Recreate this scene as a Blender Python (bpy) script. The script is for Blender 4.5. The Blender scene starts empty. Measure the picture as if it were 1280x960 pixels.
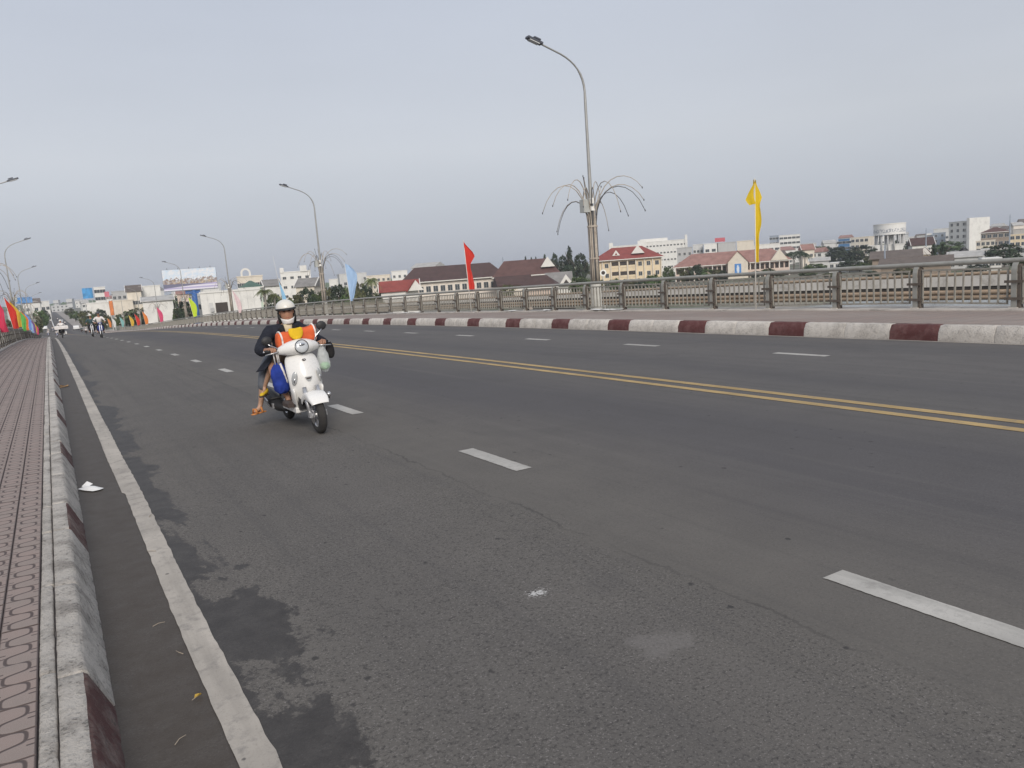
import bpy, bmesh, math, random
from mathutils import Vector, Matrix, noise
R = math.radians
rnd = random.Random(7)
SC = bpy.context.scene
COL = SC.collection

# ------------------------------------------------------------------ camera
CAM_H = 1.6; F_PX = 964.687; YAW = 0.53207; PITCH = -0.14746; ROLL = 0.07398
_r = Vector((math.cos(YAW), -math.sin(YAW), 0)); _f = Vector((math.sin(YAW), math.cos(YAW), 0)); _u = Vector((0, 0, 1))
CF = _f * math.cos(PITCH) + _u * math.sin(PITCH)
CU = _u * math.cos(PITCH) - _f * math.sin(PITCH)
CRt = _r * math.cos(ROLL) - CU * math.sin(ROLL)
CUp = CU * math.cos(ROLL) + _r * math.sin(ROLL)
cam_d = bpy.data.cameras.new('camera'); cam = bpy.data.objects.new('camera', cam_d); COL.objects.link(cam)
cam_d.sensor_width = 36; cam_d.sensor_fit = 'HORIZONTAL'; cam_d.lens = 36 * F_PX / 1280
cam_d.clip_start = 0.05; cam_d.clip_end = 20000
m3 = Matrix((CRt, CUp, -CF)).transposed()
cam.matrix_world = Matrix.Translation((0, 0, CAM_H)) @ m3.to_4x4()
SC.camera = cam

# ------------------------------------------------------------------ sky, sun, exposure
SUN_AZ = R(198)      # compass angle from +Y (along the bridge) clockwise towards +X
SUN_EL = R(30)
w = bpy.data.worlds.new('World'); SC.world = w; w.use_nodes = True
nt = w.node_tree; nt.nodes.clear()
out = nt.nodes.new('ShaderNodeOutputWorld'); bg = nt.nodes.new('ShaderNodeBackground')
sky = nt.nodes.new('ShaderNodeTexSky'); sky.sky_type = 'NISHITA'; sky.sun_disc = False
sky.sun_elevation = SUN_EL; sky.sun_rotation = SUN_AZ
sky.altitude = 0; sky.air_density = 1.0; sky.dust_density = 4.0; sky.ozone_density = 1.5
# an overcast veil over the clear sky: soft grey-blue cloud layer, a little brighter overhead
tc = nt.nodes.new('ShaderNodeTexCoord'); sep = nt.nodes.new('ShaderNodeSeparateXYZ')
nt.links.new(tc.outputs['Generated'], sep.inputs[0])
ramp = nt.nodes.new('ShaderNodeValToRGB')
e = ramp.color_ramp.elements
e[0].position = 0.0; e[0].color = (5.2, 5.5, 6.25, 1)
e[1].position = 1.0; e[1].color = (6.2, 6.8, 8.0, 1)
k = e.new(0.07); k.color = (5.65, 5.95, 6.6, 1)
k = e.new(0.15); k.color = (6.5, 6.75, 7.25, 1)
k = e.new(0.34); k.color = (5.85, 6.25, 7.1, 1)
nt.links.new(sep.outputs['Z'], ramp.inputs[0])
cn = nt.nodes.new('ShaderNodeTexNoise'); cn.inputs['Scale'].default_value = 1.6; cn.inputs['Detail'].default_value = 5
mp = nt.nodes.new('ShaderNodeMapping'); mp.inputs['Scale'].default_value = (1, 1, 3.5)
nt.links.new(tc.outputs['Generated'], mp.inputs[0]); nt.links.new(mp.outputs[0], cn.inputs['Vector'])
cr = nt.nodes.new('ShaderNodeMapRange'); cr.inputs[1].default_value = .3; cr.inputs[2].default_value = .7
cr.inputs[3].default_value = .955; cr.inputs[4].default_value = 1.045
nt.links.new(cn.outputs[0], cr.inputs[0])
mul = nt.nodes.new('ShaderNodeVectorMath'); mul.operation = 'SCALE'
nt.links.new(ramp.outputs[0], mul.inputs[0]); nt.links.new(cr.outputs[0], mul.inputs['Scale'])
mx = nt.nodes.new('ShaderNodeMix'); mx.data_type = 'RGBA'; mx.inputs[0].default_value = 0.86
nt.links.new(sky.outputs[0], mx.inputs['A']); nt.links.new(mul.outputs[0], mx.inputs['B'])
nt.links.new(mx.outputs['Result'], bg.inputs[0]); bg.inputs[1].default_value = 0.10
nt.links.new(bg.outputs[0], out.inputs[0])
sd = bpy.data.lights.new('sun', 'SUN'); sd.energy = 2.6; sd.angle = R(24); sd.color = (1.0, .93, .84)
so = bpy.data.objects.new('sun', sd); COL.objects.link(so)
sdir = Vector((math.sin(SUN_AZ) * math.cos(SUN_EL), math.cos(SUN_AZ) * math.cos(SUN_EL), math.sin(SUN_EL)))
so.rotation_euler = sdir.to_track_quat('Z', 'Y').to_euler(); so.location = sdir * 60
SC.view_settings.view_transform = 'Standard'; SC.view_settings.look = 'None'
SC.view_settings.exposure = 0.0; SC.view_settings.gamma = 1.0; SC.view_settings.use_curve_mapping = False

# ------------------------------------------------------------------ measuring: a picture position to a place at a chosen distance
def ray(u, v): return CRt * ((u - 640) / F_PX) - CUp * ((v - 480) / F_PX) + CF
def at_d(u, v, d):
    q = ray(u, v); t = d / math.hypot(q.x, q.y); return Vector((0, 0, CAM_H)) + q * t
def at_x(u, v, x):
    q = ray(u, v); return Vector((0, 0, CAM_H)) + q * (x / q.x)
def at_y(u, v, y):
    q = ray(u, v); return Vector((0, 0, CAM_H)) + q * (y / q.y)
GZ = -8.0            # town ground level

# ------------------------------------------------------------------ mesh building
class MB:
    def __init__(s): s.v = []; s.f = []; s.m = []; s.mi = 0
    def add(s, vs, fs):
        o = len(s.v); s.v += [tuple(p) for p in vs]
        for f in fs: s.f.append([i + o for i in f]); s.m.append(s.mi)
        return s
    def box(s, c, d, M=None):
        x, y, z = d[0] / 2, d[1] / 2, d[2] / 2
        vs = [Vector((i * x, j * y, k_ * z)) for k_ in (-1, 1) for j in (-1, 1) for i in (-1, 1)]
        if M: vs = [M @ p for p in vs]
        c = Vector(c)
        return s.add([p + c for p in vs], [(0, 2, 3, 1), (4, 5, 7, 6), (0, 1, 5, 4), (2, 6, 7, 3), (0, 4, 6, 2), (1, 3, 7, 5)])
    def bbox(s, x0, x1, y0, y1, z0, z1): return s.box(((x0 + x1) / 2, (y0 + y1) / 2, (z0 + z1) / 2), (x1 - x0, y1 - y0, z1 - z0))
    def cham(s, x0, x1, y0, y1, z0, z1, b):
        vs = [(x0, y0, z0), (x1, y0, z0), (x1, y1, z0), (x0, y1, z0), (x0, y0, z1 - b), (x1, y0, z1 - b), (x1, y1, z1 - b), (x0, y1, z1 - b),
              (x0 + b, y0 + b, z1), (x1 - b, y0 + b, z1), (x1 - b, y1 - b, z1), (x0 + b, y1 - b, z1)]
        fs = [(3, 2, 1, 0), (0, 1, 5, 4), (1, 2, 6, 5), (2, 3, 7, 6), (3, 0, 4, 7), (4, 5, 9, 8), (5, 6, 10, 9), (6, 7, 11, 10), (7, 4, 8, 11), (8, 9, 10, 11)]
        return s.add(vs, fs)
    def tube(s, path, rad, n=8, cap=True):
        path = [Vector(p) for p in path]; N = len(path)
        if not hasattr(rad, '__len__'): rad = [rad] * N
        rings = []; prev = None
        for i, p in enumerate(path):
            t = (path[min(i + 1, N - 1)] - path[max(i - 1, 0)]).normalized()
            if prev is None:
                a = Vector((0, 0, 1)) if abs(t.z) < .9 else Vector((1, 0, 0))
                x = t.cross(a).normalized()
            else: x = (prev - t * prev.dot(t)).normalized()
            prev = x; y = t.cross(x)
            rings.append([p + (x * math.cos(2 * math.pi * j / n) + y * math.sin(2 * math.pi * j / n)) * rad[i] for j in range(n)])
        vs = [q for r_ in rings for q in r_]; fs = []
        for i in range(N - 1):
            for j in range(n):
                fs.append((i * n + j, i * n + (j + 1) % n, (i + 1) * n + (j + 1) % n, (i + 1) * n + j))
        if cap: fs += [tuple(range(n - 1, -1, -1)), tuple((N - 1) * n + j for j in range(n))]
        return s.add(vs, fs)
    def loft(s, rings, cap=True, closed=True):
        n = len(rings[0]); vs = [q for r_ in rings for q in r_]; fs = []
        for i in range(len(rings) - 1):
            for j in range(n if closed else n - 1):
                fs.append((i * n + j, i * n + (j + 1) % n, (i + 1) * n + (j + 1) % n, (i + 1) * n + j))
        if cap and closed: fs += [tuple(range(n - 1, -1, -1)), tuple((len(rings) - 1) * n + j for j in range(n))]
        return s.add(vs, fs)
    def ell(s, c, r, nu=14, nv=9, M=None, zmin=-1.0):
        rings = []; c = Vector(c)
        for i in range(nv + 1):
            z = zmin + (1 - zmin) * 0.5 * (1 - math.cos(math.pi * i / nv)); q = math.sqrt(max(0, 1 - z * z)) + 1e-4
            ring = []
            for j in range(nu):
                p = Vector((r[0] * q * math.cos(2 * math.pi * j / nu), r[1] * q * math.sin(2 * math.pi * j / nu), r[2] * z))
                ring.append((M @ p if M else p) + c)
            rings.append(ring)
        return s.loft(rings)
    def prism(s, poly, y0, y1):          # polygon in XZ extruded along Y
        n = len(poly)
        vs = [(a, y0, b) for a, b in poly] + [(a, y1, b) for a, b in poly]
        fs = [tuple(range(n)), tuple(range(2 * n - 1, n - 1, -1))] + [(i, n + i, n + (i + 1) % n, (i + 1) % n) for i in range(n)]
        return s.add(vs, fs)
    def mesh(s, name, mats, smooth=False):
        me = bpy.data.meshes.new(name); me.from_pydata(s.v, [], s.f)
        for m_ in (mats if isinstance(mats, (list, tuple)) else [mats]): me.materials.append(m_)
        if len(me.materials) > 1: me.polygons.foreach_set('material_index', s.m)
        bm = bmesh.new(); bm.from_mesh(me); bmesh.ops.recalc_face_normals(bm, faces=bm.faces); bm.to_mesh(me); bm.free()
        if smooth: me.polygons.foreach_set('use_smooth', [True] * len(me.polygons))
        me.update(); return me
    def build(s, name, mats, parent=None, smooth=False, loc=None):
        return link(name, s.mesh(name, mats, smooth), parent, loc)
def link(name, me, parent=None, loc=None, rotz=0):
    o = bpy.data.objects.new(name, me); COL.objects.link(o)
    if parent: o.parent = parent
    if loc is not None: o.location = loc
    if rotz: o.rotation_euler.z = rotz
    return o
def smooth_by_angle(o, a=40):
    me = o.data; me.polygons.foreach_set('use_smooth', [True] * len(me.polygons))
    bm = bmesh.new(); bm.from_mesh(me)
    for ed in bm.edges:
        if len(ed.link_faces) == 2 and ed.calc_face_angle(0) > R(a): ed.smooth = False
    bm.to_mesh(me); bm.free()
    return o
def subsurf(o, lv=2):
    md = o.modifiers.new('Subdivision', 'SUBSURF'); md.levels = lv; md.render_levels = lv
    o.data.polygons.foreach_set('use_smooth', [True] * len(o.data.polygons)); return o
def tag(o, label, cat, group=None):
    o['label'] = label; o['category'] = cat
    if group: o['group'] = group
    return o
def thing(name, label, cat, loc=(0, 0, 0), rotz=0, group=None):
    o = bpy.data.objects.new(name, None); COL.objects.link(o); o.empty_display_size = .3
    o.location = loc; o.rotation_euler = (0, 0, rotz); return tag(o, label, cat, group)
def struct(o): o['kind'] = 'structure'; return o
def stuff(o): o['kind'] = 'stuff'; return o
def copy_tree(o, parent=None):
    c = o.copy(); COL.objects.link(c); c.parent = parent
    for ch in o.children: copy_tree(ch, c)
    return c

# ------------------------------------------------------------------ materials
class NT:
    def __init__(s, name):
        s.m = bpy.data.materials.new(name); s.m.use_nodes = True; s.t = s.m.node_tree
        s.b = s.t.nodes['Principled BSDF']; s._tc = None
    def n(s, ty, **kw):
        x = s.t.nodes.new('ShaderNode' + ty)
        for k_, v_ in kw.items():
            if hasattr(x, k_) and k_ not in ('Scale',): setattr(x, k_, v_)
        return x
    def l(s, a, b): s.t.links.new(a, b)
    def obj(s):
        if not s._tc: s._tc = s.n('TexCoord')
        return s._tc.outputs['Object']
    def mapped(s, sc, src=None):
        mp_ = s.n('Mapping'); mp_.inputs['Scale'].default_value = sc if hasattr(sc, '__len__') else (sc,) * 3
        s.l(src or s.obj(), mp_.inputs[0]); return mp_.outputs[0]
    def noise(s, scale, detail=4, rough=.55, vec=None, dist=0):
        x = s.n('TexNoise'); x.inputs['Scale'].default_value = scale; x.inputs['Detail'].default_value = detail
        x.inputs['Roughness'].default_value = rough; x.inputs['Distortion'].default_value = dist
        s.l(vec or s.obj(), x.inputs['Vector']); return x.outputs[0]
    def rng(s, val, a, b, c, d, smooth=False):
        x = s.n('MapRange'); x.clamp = True
        if smooth: x.interpolation_type = 'SMOOTHSTEP'
        for i, q in enumerate((a, b, c, d)): x.inputs[i + 1].default_value = q
        s.l(val, x.inputs[0]); return x.outputs[0]
    def math(s, op, a, b=0.0, c=None):
        x = s.n('Math'); x.operation = op
        for i, q in enumerate((a, b, c)):
            if q is None: continue
            if isinstance(q, (int, float)): x.inputs[i].default_value = q
            else: s.l(q, x.inputs[i])
        return x.outputs[0]
    def mix(s, fac, a, b):
        x = s.n('Mix'); x.data_type = 'RGBA'
        if isinstance(fac, (int, float)): x.inputs[0].default_value = fac
        else: s.l(fac, x.inputs[0])
        for nm, q in (('A', a), ('B', b)):
            if isinstance(q, (tuple, list)): x.inputs[nm].default_value = (*q[:3], 1)
            else: s.l(q, x.inputs[nm])
        return x.outputs['Result']
    def base(s, q):
        if isinstance(q, (tuple, list)): s.b.inputs['Base Color'].default_value = (*q[:3], 1)
        else: s.l(q, s.b.inputs['Base Color'])
    def bump(s, h, strength=.3, dist=.01):
        x = s.n('Bump'); x.inputs['Strength'].default_value = strength; x.inputs['Distance'].default_value = dist
        s.l(h, x.inputs['Height']); s.l(x.outputs[0], s.b.inputs['Normal'])
def sc3(c, k_): return tuple(min(1, q * k_) for q in c)
MATS = {}
def mat(name, col, rough=.7, var=.18, scale=2.5, bump=0., bscale=60, metal=0., spec=.4, dirt=None, dirt_amt=.0, dscale=3., alpha=1., trans=0., emit=0.):
    if name in MATS: return MATS[name]
    q = NT(name); n1 = q.noise(scale, 6, .6)
    c = q.mix(q.rng(n1, .3, .7, 0, 1), sc3(col, 1 - var), sc3(col, 1 + var))
    if dirt_amt:
        n2 = q.noise(dscale, 8, .7, dist=.4)
        c = q.mix(q.rng(n2, .5, .68, 0, dirt_amt, True), c, dirt or (.1, .09, .08))
    q.base(c); q.b.inputs['Roughness'].default_value = rough; q.b.inputs['Metallic'].default_value = metal
    q.b.inputs['Specular IOR Level'].default_value = spec
    if bump: q.bump(q.noise(bscale, 5, .65), bump, .01)
    if alpha < 1: q.b.inputs['Alpha'].default_value = alpha
    if trans: q.b.inputs['Transmission Weight'].default_value = trans
    MATS[name] = q.m; return q.m
# ------------------------------------------------------------------ road geometry (crest of a bridge at the camera, falling away ahead)
PA, PB, PC = -0.0022802, -0.00026562, 6.22649e-07
def prof(y):
    if y < 0: return PA * y + PB * y * y
    y = min(y, 280.0); return PA * y + PB * y * y + PC * y ** 3
def slope(y): return (prof(y + .5) - prof(y - .5))
def cross(x): return .00256 * x if x < 7.2 else .00256 * 7.2 - .02627 * (x - 7.2)
def shift(y):
    t = min(1, max(0, (y - 185) / 150)); return -5.2 * t * t * (3 - 2 * t)
def rz(x, y): return prof(y) + cross(x)
XKL, XKR = .0157, 13.10
def yrange(a, b, near=1.0):
    ys = [a]
    while ys[-1] < b: ys.append(min(b, ys[-1] + (near if ys[-1] < 60 else (3 if ys[-1] < 300 else 25))))
    return ys

# ---- ground and water
q = NT('ground'); n1 = q.noise(.02, 8, .65); n2 = q.noise(.3, 6, .6)
q.base(q.mix(q.rng(n1, .4, .6, 0, 1), q.mix(n2, (.05, .075, .03), (.11, .12, .06)), q.mix(n2, (.16, .14, .11), (.26, .24, .21)))); q.b.inputs['Roughness'].default_value = .95
ME_GROUND = q.m
g = MB(); E_ = 3000
gy = [(-E_, GZ), (-170, GZ), (-160, -10.5), (88, -10.5), (97, GZ), (E_, GZ)]
g.loft([[(-E_, y, z), (-300, y, z), (0, y, z), (300, y, z), (E_, y, z)] for y, z in gy], closed=False)
struct(g.build('ground', ME_GROUND))
q = NT('river_water'); q.base((.16, .17, .16)); q.b.inputs['Roughness'].default_value = .12; q.b.inputs['IOR'].default_value = 1.33
q.bump(q.noise(.9, 4, .6, vec=q.mapped((1, .5, 1))), .25, .15)
wv = MB(); wv.add([(-E_, -166, -8.9), (E_, -166, -8.9), (E_, 93.5, -8.9), (-E_, 93.5, -8.9)], [(0, 1, 2, 3)])
struct(wv.build('river_water', q.m))

# ---- asphalt
q = NT('asphalt'); sp = q.n('SeparateXYZ'); q.l(q.obj(), sp.inputs[0]); X, Y = sp.outputs[0], sp.outputs[1]
big = q.noise(.35, 5, .55, vec=q.mapped((1, .16, 1)), dist=.3)
mid = q.noise(2.2, 7, .65)
fine = q.noise(60, 4, .75); grit = q.noise(110, 3, .7)
wx = q.math('ADD', X, q.rng(q.noise(.25, 4), .3, .7, -.35, .35))
lr_n = q.n('ValToRGB'); q.l(q.math('DIVIDE', wx, 13.2), lr_n.inputs[0]); el = lr_n.color_ramp.elements; el[0].position = .03; el[0].color = (.120, .109, .098, 1); el[1].position = 1.; el[1].color = (.118, .110, .106, 1)
for xx_, cc_ in ((.7, (.130, .119, .107)), (1.3, (.116, .107, .098)), (1.9, (.124, .114, .104)), (2.55, (.124, .114, .102)), (3.2, (.128, .118, .107)), (3.8, (.108, .100, .095)), (4.6, (.080, .076, .081)), (5.5, (.083, .079, .083)), (6.3, (.108, .101, .098)), (7.2, (.112, .106, .102)), (8.2, (.090, .086, .088)), (9.3, (.108, .102, .100)), (10.6, (.116, .109, .106)), (11.6, (.092, .088, .089)), (12.5, (.112, .105, .102))):
    ee = el.new(xx_ / 13.2); ee.color = (*cc_, 1)
lane = lr_n.outputs[0]; coarse = q.rng(q.math('ADD', X, q.rng(q.noise(1.3, 5), .3, .7, -.12, .12)), 2.50, 2.66, 1., .35)
c = q.mix(q.rng(big, .3, .7, 0, .55), lane, q.mix(.5, lane, (.160, .148, .137)))
c = q.mix(q.rng(mid, .3, .75, 0, .32), c, (.068, .064, .062))
c = q.mix(q.math('MULTIPLY', q.rng(fine, .50, .66, 0, .8), coarse), c, (.035, .033, .032))
c = q.mix(q.math('MULTIPLY', q.rng(grit, .56, .70, 0, .7), coarse), c, (.27, .25, .235))
# paving joint left of the dashes, faint cracks and tyre-polished streaks
jt = q.math('ABSOLUTE', q.math('ADD', q.math('SUBTRACT', X, 2.58), q.rng(q.noise(2.5, 6, .7), .3, .7, -.05, .05))); c = q.mix(q.math('MULTIPLY', q.rng(jt, .004, .016, .55, 0), q.rng(q.noise(1.1, 3), .4, .6, .2, 1)), c, (.04, .038, .036))
stk = q.noise(1.0, 6, .7, vec=q.mapped((5, .10, 1))); c = q.mix(q.rng(stk, .52, .70, 0, .35), c, (.070, .067, .067)); c = q.mix(q.rng(stk, .30, .46, .30, 0), c, (.145, .135, .125))
pat = q.noise(.55, 3, .5, vec=q.mapped((1, .45, 1)), dist=1.2); c = q.mix(q.rng(pat, .58, .62, 0, .22), c, (.075, .071, .070))
# scattered dark oil drops and pale chips
vo = q.n('TexVoronoi'); vo.inputs['Scale'].default_value = 5.5; q.l(q.mapped((1, .8, 1)), vo.inputs['Vector'])
wn = q.n('TexWhiteNoise'); q.l(vo.outputs['Position'], wn.inputs['Vector'])
wob = q.math('ADD', vo.outputs['Distance'], q.rng(q.noise(40, 3), .3, .7, -.035, .05))
drop = q.math('MULTIPLY', q.rng(wob, .065, .105, 1, 0), q.rng(wn.outputs['Value'], .45, .5, 0, .9))
drop = q.math('MULTIPLY', drop, q.rng(q.noise(.8, 3), .34, .46, 0, 1))
c = q.mix(drop, c, (.045, .043, .042))
# damp gutter and ragged damp blotches outside the edge line
bl = q.noise(1.15, 7, .62, vec=q.mapped((1.6, .75, 1)), dist=.55)
thr = q.rng(X, .40, 1.02, .36, .72)
damp = q.rng(q.math('ADD', q.math('SUBTRACT', bl, thr), q.rng(q.noise(22, 5, .75), .3, .7, -.034, .034)), -.010, .016, 0, 1)
gut = q.rng(X, .33, .40, 1, 0)
wet = q.math('MAXIMUM', damp, gut)
lim = q.rng(Y, 55, 75, 1, 0); wet = q.math('MULTIPLY', wet, lim)
dn = q.noise(7, 6, .65)
c = q.mix(q.math('MULTIPLY', wet, q.rng(dn, .3, .75, .97, .58)), c, q.mix(gut, (.036, .032, .030), (.056, .044, .034)))
# pale repair stain and white spatter where something was spilt
def spot(cx, cy, rx, ry):
    a = q.math('DIVIDE', q.math('SUBTRACT', X, cx), rx); b = q.math('DIVIDE', q.math('SUBTRACT', Y, cy), ry)
    return q.math('SQRT', q.math('ADD', q.math('POWER', a, 2), q.math('POWER', b, 2)))
d1 = q.math('ADD', spot(2.02, 2.36, .16, .13), q.rng(q.noise(9, 5), .3, .7, -.35, .35))
c = q.mix(q.rng(d1, .6, 1.0, .35, 0, True), c, (.20, .185, .175))
d2 = q.math('ADD', spot(1.90, 3.13, .07, .05), q.rng(q.noise(60, 4, .8), .3, .7, -1.0, 1.0))
c = q.mix(q.rng(d2, .3, .55, .9, 0), c, (.5, .49, .47))
q.base(c); q.l(q.rng(wet, 0, 1, .93, .62), q.b.inputs['Roughness']); q.b.inputs['Specular IOR Level'].default_value = .3
q.bump(q.math('ADD', q.math('MULTIPLY', fine, .7), grit), .32, .006)
M_ASPH = q.m
rd = MB(); xs = [XKL - .03, 1.5, 3.1, 5, 6.76, 7.2, 8.6, 10.3, 12, XKR + .03]
rd.loft([[(x + shift(y), y, rz(x, y)) for x in xs] for y in yrange(-40, 1500)], closed=False)
road = struct(rd.build('road', M_ASPH))
# coarse chip patches on the road shoulder beyond the bridge
M_PAVE2 = mat('town_pavement', (.30, .27, .24), .9, .2, .6)
for s_, nm in ((-1, 'town_pavement'), (1, 'town_pavement')):
    a = MB(); x0, x1 = (-4.2, XKL - .035) if s_ < 0 else (XKR + .035, 17.5)
    a.loft([[(x + shift(y), y, prof(y) + cross(min(max(x, 0), 13)) + .12) for x in (x0, x1)] for y in yrange(241, 1500)], closed=False)
    struct(a.build(nm, M_PAVE2))

# ---- painted markings
def paint(name, col, wear, rough=.75):
    q = NT(name); gm = q.n('NewGeometry').outputs['Position']; n = q.noise(9, 7, .75, vec=gm); f = q.noise(90, 4, .75, vec=gm); s_ = q.noise(1.5, 5, .6, vec=gm)
    c = q.mix(q.rng(s_, .35, .65, 0, 1), sc3(col, .78), sc3(col, 1.12))
    tr_ = q.noise(1.4, 5, .7, vec=q.mapped((4, .3, 1), gm)); c = q.mix(q.rng(tr_, .5, .68, 0, .45), c, sc3(col, .5))
    c = q.mix(q.rng(n, .52, .66, 0, wear), c, (.16, .15, .14))
    c = q.mix(q.rng(f, .55, .7, 0, .45), c, sc3(col, .5))
    vo = q.n('TexVoronoi'); vo.inputs['Scale'].default_value = 9; q.l(q.obj(), vo.inputs['Vector'])
    c = q.mix(q.rng(q.math('ADD', vo.outputs['Distance'], q.rng(n, .3, .7, -.05, .05)), .06, .09, .8, 0), c, (.08, .075, .07))
    q.base(c); q.b.inputs['Roughness'].default_value = rough; q.bump(f, .3, .004); return q.m
M_WLINE = paint('worn_white_paint', (.41, .37, .32), .55); M_DASH = paint('dash_paint', (.43, .41, .375), .35)
M_YEL = paint('worn_yellow_paint', (.42, .29, .12), .5)
def line_strip(name, x0, x1, ya, yb, m_, wob=.0, jog=None, seed=0, step=None):
    a = MB(); rings = []; ys = yrange(ya, yb) if step is None else []
    if step:
        y = ya
        while y < yb: ys.append(y); y += step if y < 25 else (.5 if y < 60 else 3)
        ys.append(yb)
    for y in ys:
        o = 0.
        if wob: o = wob * noise.noise((y * .35, seed, 0)) + wob * .35 * noise.noise((y * 7, seed, 3))
        o2 = o + (wob * .5 * noise.noise((y * 9, seed, 7)) if wob else 0)
        j = jog(y) if jog else 0
        rings.append([(x0 + o + j + shift(y), y, rz(x0, y) + .004), (x1 + o2 + shift(y), y, rz(x1, y) + .004)])
    a.loft(rings, closed=False); return a.build(name, m_, road)
line_strip('edge_line', .330, .468, -8, 260, M_WLINE, .016, lambda y: .014 if y < 7.15 else -.006, 1, .06)
line_strip('centre_line', 6.56, 6.68, -8, 700, M_YEL, .012, None, 2); line_strip('centre_line', 6.85, 6.97, -8, 700, M_YEL, .012, None, 5)
line_strip('edge_line', 12.93, 13.04, -8, 260, M_WLINE, .02, None, 9)
def dash_mesh(seed):
    a = MB(); rings = []
    for k in range(41):
        y = 1.02 * k / 40; e0 = .005 * noise.noise((y * 30, seed, 0)) + .004 * noise.noise((y * 9, seed, 2)); e1 = .005 * noise.noise((y * 30, seed, 5)) + .004 * noise.noise((y * 9, seed, 8)); rings.append([(-.075 + e0, y + .006 * noise.noise((seed, k, 1)) * (k in (0, 40)), 0), (-.02, y, 0), (.03, y, 0), (.075 + e1, y, 0)])
    a.loft(rings, closed=False); return a.mesh('lane_dash', M_DASH)
me_dashes = [dash_mesh(s_ * 3.7) for s_ in range(5)]
for x, y0 in ((3.127, 1.3215), (10.276, 7.7383 - 3.8997 * 2)):
    for k in range(120):
        y = y0 + k * 3.8997
        if y > 420: break
        o = link('lane_dash', me_dashes[k % 5], road, (x + shift(y), y, rz(x, y) + .004)); o.rotation_euler.x = math.atan(slope(y + .5))

# ---- kerbs
def kerb_mat(name, col, wear, wcol, spots=.75):
    q = NT(name); n = q.noise(5, 8, .7, dist=.3); f = q.noise(45, 5, .75); s_ = q.noise(1.1, 4)
    oi = q.n('ObjectInfo'); off = q.n('VectorMath'); off.operation = 'ADD'
    sc = q.n('VectorMath'); sc.operation = 'SCALE'; sc.inputs['Scale'].default_value = .37
    q.l(oi.outputs['Location'], sc.inputs[0]); q.l(q.obj(), off.inputs[0]); q.l(sc.outputs[0], off.inputs[1])
    for nd in q.t.nodes:
        if nd.type == 'TEX_NOISE': q.l(off.outputs[0], nd.inputs['Vector'])
    c = q.mix(q.rng(s_, .35, .65, 0, 1), sc3(col, .88), sc3(col, 1.08))
    c = q.mix(q.rng(n, .46, .64, 0, wear), c, wcol)
    c = q.mix(q.math('MULTIPLY', q.rng(f, .53, .62, 0, spots), q.rng(n, .38, .56, .15, 1)), c, (.085, .08, .07))
    c = q.mix(q.rng(q.noise(130, 3, .7, vec=off.outputs[0]), .55, .68, 0, .5), c, sc3(col, .45))
    q.base(c); q.b.inputs['Roughness'].default_value = .9; q.bump(q.math('ADD', n, q.math('MULTIPLY', f, .8)), 1.0, .022); return q.m
M_KW = kerb_mat('kerb_whitewash', (.53, .49, .44), .75, (.24, .215, .19)); M_KR = kerb_mat('kerb_red_paint', (.100, .040, .036), .9, (.25, .19, .165), .8)
M_KWR = kerb_mat('kerb_sunlit_whitewash', (.66, .61, .55), .5, (.36, .32, .28), .6)  # right kerb white set lighter than the left: sunlit brightness put into the colour
M_KRR = kerb_mat('kerb_maroon_paint', (.115, .036, .035), .35, (.28, .16, .15), .4)
def stone_mesh(name, poly, L, m_idx, mats, seed, amp, nseg=14, mult=3):
    pts = []                                        # refine the open top outline
    for i in range(len(poly) - 1):
        for k in range(mult): pts.append((poly[i][0] + (poly[i + 1][0] - poly[i][0]) * k / mult, poly[i][1] + (poly[i + 1][1] - poly[i][1]) * k / mult, m_idx[i]))
    pts.append((*poly[-1], m_idx[-1])); a = MB(); n = len(pts); rings = []
    for j in range(nseg + 1):
        y = (.003, .012)[j] if j < 2 else ((L - .012, L - .003)[j - nseg + 1] if j > nseg - 2 else .012 + (L - .024) * (j - 1) / (nseg - 2)); e_ = .006 if j in (0, nseg) else 0
        ring = []
        for i, (x, z, _) in enumerate(pts):
            p = Vector((x * 14, y * 12, z * 14 + seed * 13)); d = amp * (.7 * noise.noise(p) + .6 * noise.noise(p * 2.7) + .5 * noise.noise(p * 6.1))
            if i in (0, n - 1): d *= .15
            ring.append((x + d * .6, y, z + d - e_))
        rings.append(ring)
    vs = [p for r_ in rings for p in r_]; a.v = vs
    for j in range(nseg):
        for i in range(n - 1):
            a.f.append([j * n + i, j * n + i + 1, (j + 1) * n + i + 1, (j + 1) * n + i]); a.m.append(pts[i][2])
    for j in (0, nseg): a.f.append([j * n + i for i in range(n)] if j == 0 else [j * n + i for i in range(n - 1, -1, -1)]); a.m.append(0)
    return a.mesh(name, mats, True)
lp = [(.0157, -.03), (.0157, .0), (-.060, .172), (-.072, .184), (-.158, .186), (-.163, .10)]
rp = [(13.10 - 13.1, -.03), (0, .02), (.012, .15), (.075, .262), (.09, .27), (.235, .275), (.24, .15)]
kl = struct(bpy.data.objects.new('kerb_left', None)); COL.objects.link(kl)
kr = struct(bpy.data.objects.new('kerb_right', None)); COL.objects.link(kr)
LW, RWh = 1.14, .935
lw = [stone_mesh('kerb_stone', lp, LW, [0] * 6, [M_KW], s_, .006, 22, 4) for s_ in range(3)]
lr = [stone_mesh('kerb_stone', lp, .80, [1, 1, 1, 0, 0, 0], [M_KW, M_KR], s_ + 4, .006, 18, 4) for s_ in range(2)]
rw = [stone_mesh('kerb_stone', rp, RWh, [0] * 7, [M_KWR], s_ + 8, .009, 8, 2) for s_ in range(3)]
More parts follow.
